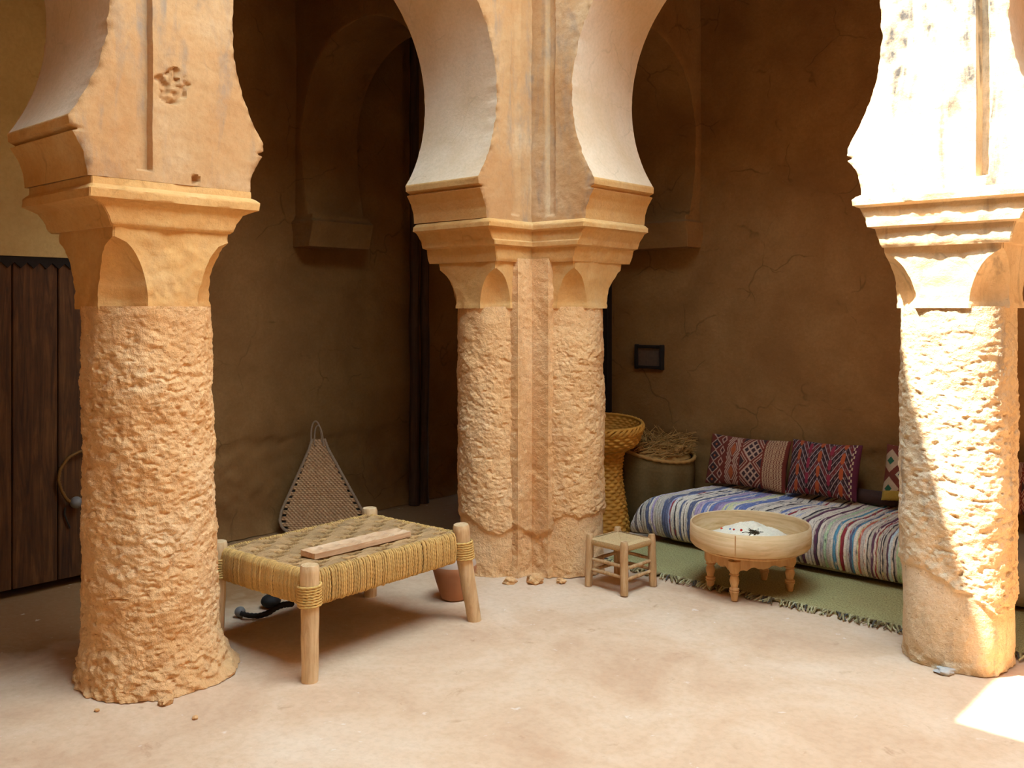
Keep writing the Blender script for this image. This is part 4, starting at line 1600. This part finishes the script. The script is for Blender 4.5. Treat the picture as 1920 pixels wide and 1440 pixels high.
# ------------------------------------------------------------------ cushions
def kilim_a(U, V):
    """four bands of diamonds on brick red"""
    C = np.zeros(U.shape + (3,))
    C[:] = lin(122, 48, 30)
    cream, rust, dark = lin(196, 150, 122), lin(176, 84, 40), lin(66, 40, 38)
    def put(mask, c):
        C[mask] = c
    # band 1
    m = U < 0.25
    a = np.abs((U - 0.10) / 0.085) + np.abs(((V * 4.2 + .2) % 1) - .5) * 2
    put(m & (a < 1.05), cream)
    put(m & (a < 0.82), dark)
    put(m & (a < 0.25), rust)
    a2 = np.abs((U - 0.205) / 0.035) + np.abs(((V * 4.2 + .7) % 1) - .5) * 2.6
    put(m & (a2 < 1.1) & (a2 > 0.7), cream)
    put(m & (a2 < 0.35), dark)
    # band 2
    m = (U >= 0.27) & (U < 0.45)
    zz = np.abs(((V * 2.1) % 1) - .5) * 2
    for k, off in enumerate((0.0, 0.35, 0.7)):
        d = np.abs(np.abs(U - 0.36) - (0.085 - 0.075 * ((zz + off) % 1)))
        put(m & (d < 0.0075), cream)
    a = np.abs((U - 0.36) / 0.035) + np.abs(((V * 2.1 + .0) % 1) - .5) * 3.4
    put(m & (a < 1), rust)
    # band 3: latticed diamonds
    m = (U >= 0.47) & (U < 0.73)
    uu = (U - 0.60) / 0.125
    vv = (((V * 2.0 + 0.02) % 1) - .5) * 2
    a = np.abs(uu) + np.abs(vv)
    p, q = uu + vv, uu - vv
    put(m & (a < 1.0), cream)
    put(m & (a < 0.93) & (((p * 1.55 + 8.5) % 1) > 0.30) & (((q * 1.55 + 8.5) % 1) > 0.30), dark)
    put(m & (a > 1.22) & (a < 1.34), cream)
    put(m & (a > 1.5), cream)
    put(m & (a > 1.58), dark)
    # band 4: pale feathered diamonds
    m = (U >= 0.75) & (U < 0.965)
    uu = np.abs(U - 0.857) / 0.105
    vv = np.abs(((V * 1.5 + .1) % 1) - .5) * 2
    a = uu + vv * 1.2
    put(m, lin(186, 142, 104))
    put(m & (((a * 3.6 + np.sin(V * 75) * .30) % 1) < 0.34), lin(120, 54, 36))
    put(U > 0.965, lin(110, 40, 26))
    return C


def kilim_b(U, V):
    """white chevron lattice on dark red and black"""
    C = np.zeros(U.shape + (3,))
    C[:] = lin(60, 36, 36)
    cream = lin(190, 160, 150)
    uu = (U * 3.1) % 1
    zig = np.abs(uu - .5) * 2
    s = V * 7.0 + zig * 2.6
    k = np.floor(s)
    odd = (np.floor(U * 3.1 * 2) % 2) == 0
    C[(k % 3) == 1] = lin(116, 44, 40)
    C[(np.abs((s % 1) - .5) < .14) & ((np.floor(U * 70) % 3) == 0)] = lin(130, 96, 88)
    C[(s % 1) < 0.17] = cream
    d = np.abs(zig - 0.0) + np.abs(((V * 3.5) % 1) - .5) * 1.0
    C[(zig < 0.16) & (d < 0.42)] = lin(186, 84, 40)
    d2 = np.abs(1 - zig) + np.abs(((V * 3.5 + .5) % 1) - .5)
    C[(zig > 0.84) & (d2 < 0.40)] = lin(150, 44, 60)
    m = U > 0.90
    C[m] = lin(92, 34, 52)
    C[(np.abs(U - 0.925 - 0.012 * np.sign(np.sin(V * 60))) < 0.008)] = lin(206, 176, 140)
    return C


def kilim_c(U, V):
    """large diamonds, green motif"""
    C = np.zeros(U.shape + (3,))
    C[:] = lin(124, 56, 40)
    uu = ((U * 2.4 + .25) % 1 - .5) * 2
    vv = ((V * 2.0 + .1) % 1 - .5) * 2
    a = np.abs(uu) + np.abs(vv)
    C[(a < .86)] = lin(200, 164, 128)
    C[(a < .30)] = lin(44, 96, 66)
    C[(a > 1.5)] = lin(206, 186, 150)
    C[(a > 1.72)] = lin(60, 50, 90)
    C[V < 0.16] = lin(186, 148, 60)
    return C


def cushion(name, px0, py0, px1, py1, ptop, patt, lab, depth=0.075, tilt=0.30, roll=0.0, grp='kilim cushions along the right wall'):
    """px corners of the lower edge on the bed, ptop = pixel y of the top at the left side."""
    yb = 5.50
    a, c = on_Y(px0, py0, yb), on_Y(px1, py1, yb)
    W_ = abs(c[0] - a[0])
    H_ = (on_Y(px0, ptop, yb + 0.08)[2] - a[2]) / math.cos(tilt)
    nx, ny = 190, 120
    u = np.linspace(0, 1, nx)
    v = np.linspace(0, 1, ny)
    U, V = np.meshgrid(u, v, indexing='ij')
    pil = (np.clip(np.sin(PI * U), 0, 1) ** 0.45) * (np.clip(np.sin(PI * V), 0, 1) ** 0.45)
    pin = 0.03 * (np.sin(PI * V)) * (2 * U - 1) ** 1
    Xl = (U - .5) * W_ * (1 - 0.035 * np.sin(PI * V))
    Zl = V * H_ + (-0.012 * np.sin(PI * U)) * (2 * V - 1)
    q = np.stack([U.ravel() * 5, V.ravel() * 4, np.full(U.size, px0)], 1)
    T = depth * (pil + 0.10 * fbm(q, 2).reshape(U.shape) * pil)
    b = MB()
    col_ = patt(U, V) * 0.72
    b.grid(np.stack([Xl, -T, Zl], -1), col=col_)
    b.grid(np.stack([Xl, T * 0.8, Zl], -1), flip=True, col=col_ * 0 + np.array(lin(90, 40, 34)))
    o = b.build(name, M['tint'], colattr=True, merge=1e-5)
    o.location = ((a[0] + c[0]) / 2, yb, max(a[2], 0.345))
    o.rotation_euler = (-tilt, 0, roll)
    o.rotation_euler = (-tilt, math.radians(0), roll)
    tag(o, lab, 'cushion', grp)
    return o


cushion('kilim_cushion', 1322, 912, 1472, 922, 819, kilim_a, 'brick red kilim cushion with bands of cream diamonds, leftmost on the daybed')
cushion('kilim_cushion', 1474, 924, 1606, 934, 822, kilim_b, 'dark kilim cushion with white zigzag lattice, second from left on the daybed')
cushion('kilim_cushion', 1652, 938, 1785, 950, 832, kilim_c, 'kilim cushion with large pale diamonds half hidden by the right column')
cushion('kilim_cushion', 1862, 962, 1985, 972, 858, kilim_a, 'red kilim cushion at the right edge, showing beyond the right column', grp=None)
# dark rolled cloth between the cushions
b = MB()
ra, rc = on_Y(1600, 922, 5.60), on_Y(1668, 930, 5.60)
b.tube([(ra[0] - 0.03, 5.62, 0.375), ((ra[0] + rc[0]) / 2, 5.61, 0.372), (rc[0] + .03, 5.62, 0.372)], [0.042, 0.045, 0.042], 20, lobes=5, pitch=1e9, amp=0.08)
o = b.build('rolled_cloth', M['dark_cloth'])
tag(o, 'dark brown rolled cloth against the wall between two daybed cushions', 'cloth')

# ------------------------------------------------------------------ tall wicker basket behind the pier
bk = np.array(c2w((1130 - 960) / F * 6.22, 6.22))
basket = thing('wicker_basket', 'tall hourglass yellow wicker basket with a wide bowl behind the middle pier', 'basket', (bk[0], bk[1], 0))


def weave_disp(nst, rowh, amp):
    def f(TH__, R, Z):
        row = np.floor(Z / rowh)
        fr = Z / rowh - row
        return amp * (np.sin(PI * fr) ** 0.7) * (0.45 + 0.55 * np.cos(nst / 2 * TH__ + PI * (row % 2)))
    return f


def dens(prof, step=0.0028):
    prof = np.array(prof, float)
    L = np.concatenate([[0], np.cumsum(np.linalg.norm(np.diff(prof, axis=0), axis=1))])
    t = np.arange(0, L[-1], step)
    return np.stack([np.interp(t, L, prof[:, k]) for k in range(2)], 1)


b = MB()
b.lathe(dens([(0.175, 0.0), (0.172, 0.08), (0.150, 0.22), (0.128, 0.36), (0.125, 0.45), (0.135, 0.53), (0.15, 0.575)]), 240, disp=weave_disp(28, 0.021, 0.011))
b.build('stem', M['basket'], parent=basket)
b = MB()
b.lathe(dens([(0.10, 0.572), (0.165, 0.578), (0.205, 0.60), (0.238, 0.64), (0.255, 0.69), (0.265, 0.745)]), 280, disp=weave_disp(44, 0.021, 0.011))
b.lathe(dens([(0.250, 0.745), (0.24, 0.69), (0.222, 0.645), (0.19, 0.612), (0.15, 0.594), (0.0, 0.590)]), 240, disp=lambda t_, r_, z_: -weave_disp(60, 0.016, 0.006)(t_, r_, z_))
bowl = b.build('bowl', M['basket'], parent=basket)
bowl.rotation_euler = (math.radians(4), math.radians(4.5), 0)
bowl.location = (-0.045, 0.04, 0.004)
b = MB()
for k in range(40):
    a = k / 40 * 2 * PI
    s = np.linspace(-1, 1, 9)
    rr = 0.262 + 0.010 * np.cos(s * PI / 2)
    aa = a + s * 0.13
    b.tube(np.stack([rr * np.cos(aa), rr * np.sin(aa), 0.735 + 0.024 * s], 1), 0.0085, 7, squash=0.5)
aa = np.linspace(0, 2 * PI, 100, endpoint=False)
b.tube(np.stack([0.257 * np.cos(aa), 0.257 * np.sin(aa), np.full(100, 0.752)], 1), 0.010, 8, closed=True)
b.build('braided_rim', M['basket'], parent=bowl)

# ------------------------------------------------------------------ woven sack of straw
sk = np.array((-3.565, 5.465))
sack = thing('straw_sack', 'wide dark woven sack of straw standing between the basket and the daybed', 'sack', (sk[0], sk[1], 0))
b = MB()
prof = dens([(0.0, 0.003), (0.21, 0.003), (0.235, 0.02), (0.25, 0.12), (0.262, 0.3), (0.268, 0.45), (0.262, 0.535), (0.252, 0.54), (0.25, 0.5), (0.0, 0.48)], 0.006)
b.lathe(prof, 150, disp=lambda t_, r_, z_: np.where(r_ > 0.2, 0.004 * np.sin(80 * t_) * np.sin(z_ * 420) + 0.014 * np.sin(3 * t_ + 1), 0))
for V_ in b.v:
    V_[:, 2] *= 1.0 - 0.10 * V_[:, 0] / 0.26
b.build('sack_body', M['sack'], parent=sack)
b = MB()
aa = np.linspace(0, 2 * PI, 120, endpoint=False)
rr = 0.266 + 0.014 * np.sin(3 * aa + 1)
b.tube(np.stack([rr * np.cos(aa), rr * np.sin(aa), (0.538 + 0.01 * np.sin(2 * aa)) * (1.0 - 0.10 * rr * np.cos(aa) / 0.26)], 1), 0.015, 8, closed=True, lobes=2, pitch=0.05, amp=0.35)
b.build('rim_cord', M['straw'], parent=sack)
b = MB()
for k in range(900):
    r0, a0 = 0.25 * math.sqrt(rng.rand()), rng.rand() * 2 * PI
    p = np.array((r0 * math.cos(a0), r0 * math.sin(a0), 0.50 + 0.06 * (1 - r0 / 0.25) + 0.06 * rng.rand()))
    d = rng.normal(0, 1, 3)
    d[2] = abs(d[2]) * 0.22 + 0.03
    d /= np.linalg.norm(d)
    L = 0.07 + 0.14 * rng.rand()
    e = p + d * L
    k_ = math.hypot(e[0], e[1])
    if k_ > 0.30:
        e[:2] *= 0.30 / k_
    e[2] = min(e[2], 0.68)
    e[1] = max(e[1], -0.15)
    e[0] = min(e[0], 0.26)
    if sk[1] + e[1] > WR - 0.05:
        e[1] = WR - 0.05 - sk[1]
    m_ = (p + e) / 2 + np.array((0, 0, 0.012))
    b.tube([p, m_, e], [0.0034, 0.003, 0.0018], 5)
st = b.build('straw', M['straw'], parent=sack)
st['kind'] = 'stuff'
b = MB()
b.lathe([(0.252, 0.49), (0.2, 0.535), (0.1, 0.565), (0.0, 0.57)], 40, disp=lambda t_, r_, z_: 0.01 * np.sin(7 * t_) * (r_ < 0.24))
b.build('straw_fill', M['straw'], parent=sack)


# ------------------------------------------------------------------ loose clods and stones
def clod(px, py, size, m, lab, cat, name, flat=0.6, sd=0):
    g = on_z(px, py)
    ph = np.linspace(-PI / 2, PI / 2, 15)
    th = np.arange(22) / 22 * 2 * PI
    PH, TH_ = np.meshgrid(ph, th, indexing='ij')
    D = np.stack([np.cos(PH) * np.cos(TH_), np.cos(PH) * np.sin(TH_), np.sin(PH)], -1)
    r = size * (1 + 0.35 * fbm(D.reshape(-1, 3) * 1.8 + sd, 3).reshape(PH.shape))
    P = D * r[..., None] * np.array((1, 0.8, flat))
    b = MB()
    b.grid(P, wrap_v=True, flip=True)
    o = b.build(name, m)
    o.location = (g[0], g[1], size * flat * 0.55)
    o.rotation_euler = (0, 0, sd)
    tag(o, lab, cat)


clod(956, 1094, 0.036, M['shaft'], 'crumbled mud clod on the floor at the left foot of the middle pier', 'clod', 'mud_clod', 0.6, 1)
clod(1003, 1092, 0.052, M['shaft'], 'broad mud clod at the foot of the grooved pier strip', 'clod', 'mud_clod', 0.62, 2)
clod(1052, 1092, 0.03, M['shaft'], 'low mud clod at the right foot of the middle pier', 'clod', 'mud_clod', 0.5, 3)
clod(1772, 1262, 0.042, M['stone'], 'flat pale grey stone at the foot of the right column', 'stone', 'pale_stone', 0.35, 4)
clod(312, 1318, 0.030, M['shaft'], 'mud clod at the front foot of the left column', 'clod', 'mud_clod', 0.55, 5)
clod(366, 1347, 0.012, M['shaft'], 'small lone clod on the floor in front of the left column', 'clod', 'mud_clod', 0.6, 6)
clod(182, 1333, 0.010, M['shaft'], 'tiny clod on the floor at the bottom left', 'clod', 'mud_clod', 0.6, 7)

# ------------------------------------------------------------------ light
SUN = Vector((-0.24, -0.44, 0.866)).normalized()
sl = bpy.data.lights.new('sun', 'SUN')
sl.energy = 20.0
sl.angle = math.radians(0.53)
sl.color = (1.0, 0.95, 0.86)
so = bpy.data.objects.new('sun', sl)
COL.objects.link(so)
so.rotation_euler = SUN.to_track_quat('Z', 'Y').to_euler()
so.location = (-2, -4, 9)
W = bpy.data.worlds.new('sky')
SC.world = W
W.use_nodes = True
bg = W.node_tree.nodes['Background']
bg.inputs[0].default_value = (0.52, 0.77, 1.0, 1)
bg.inputs[1].default_value = 11.5

cam = bpy.data.cameras.new('camera')
cam.sensor_width = 36.0
cam.lens = F / 1920 * 36
cam.shift_y = -(720 - HY) / 1920
cam.clip_start = 0.05
co = bpy.data.objects.new('camera', cam)
COL.objects.link(co)
co.location = (0, 0, CH)
co.rotation_euler = (PI / 2, 0, math.atan2(UX, UY))
SC.camera = co
SC.view_settings.view_transform = 'Standard'
SC.view_settings.look = 'None'
SC.view_settings.gamma = 1.0
SC.view_settings.exposure = 0.68
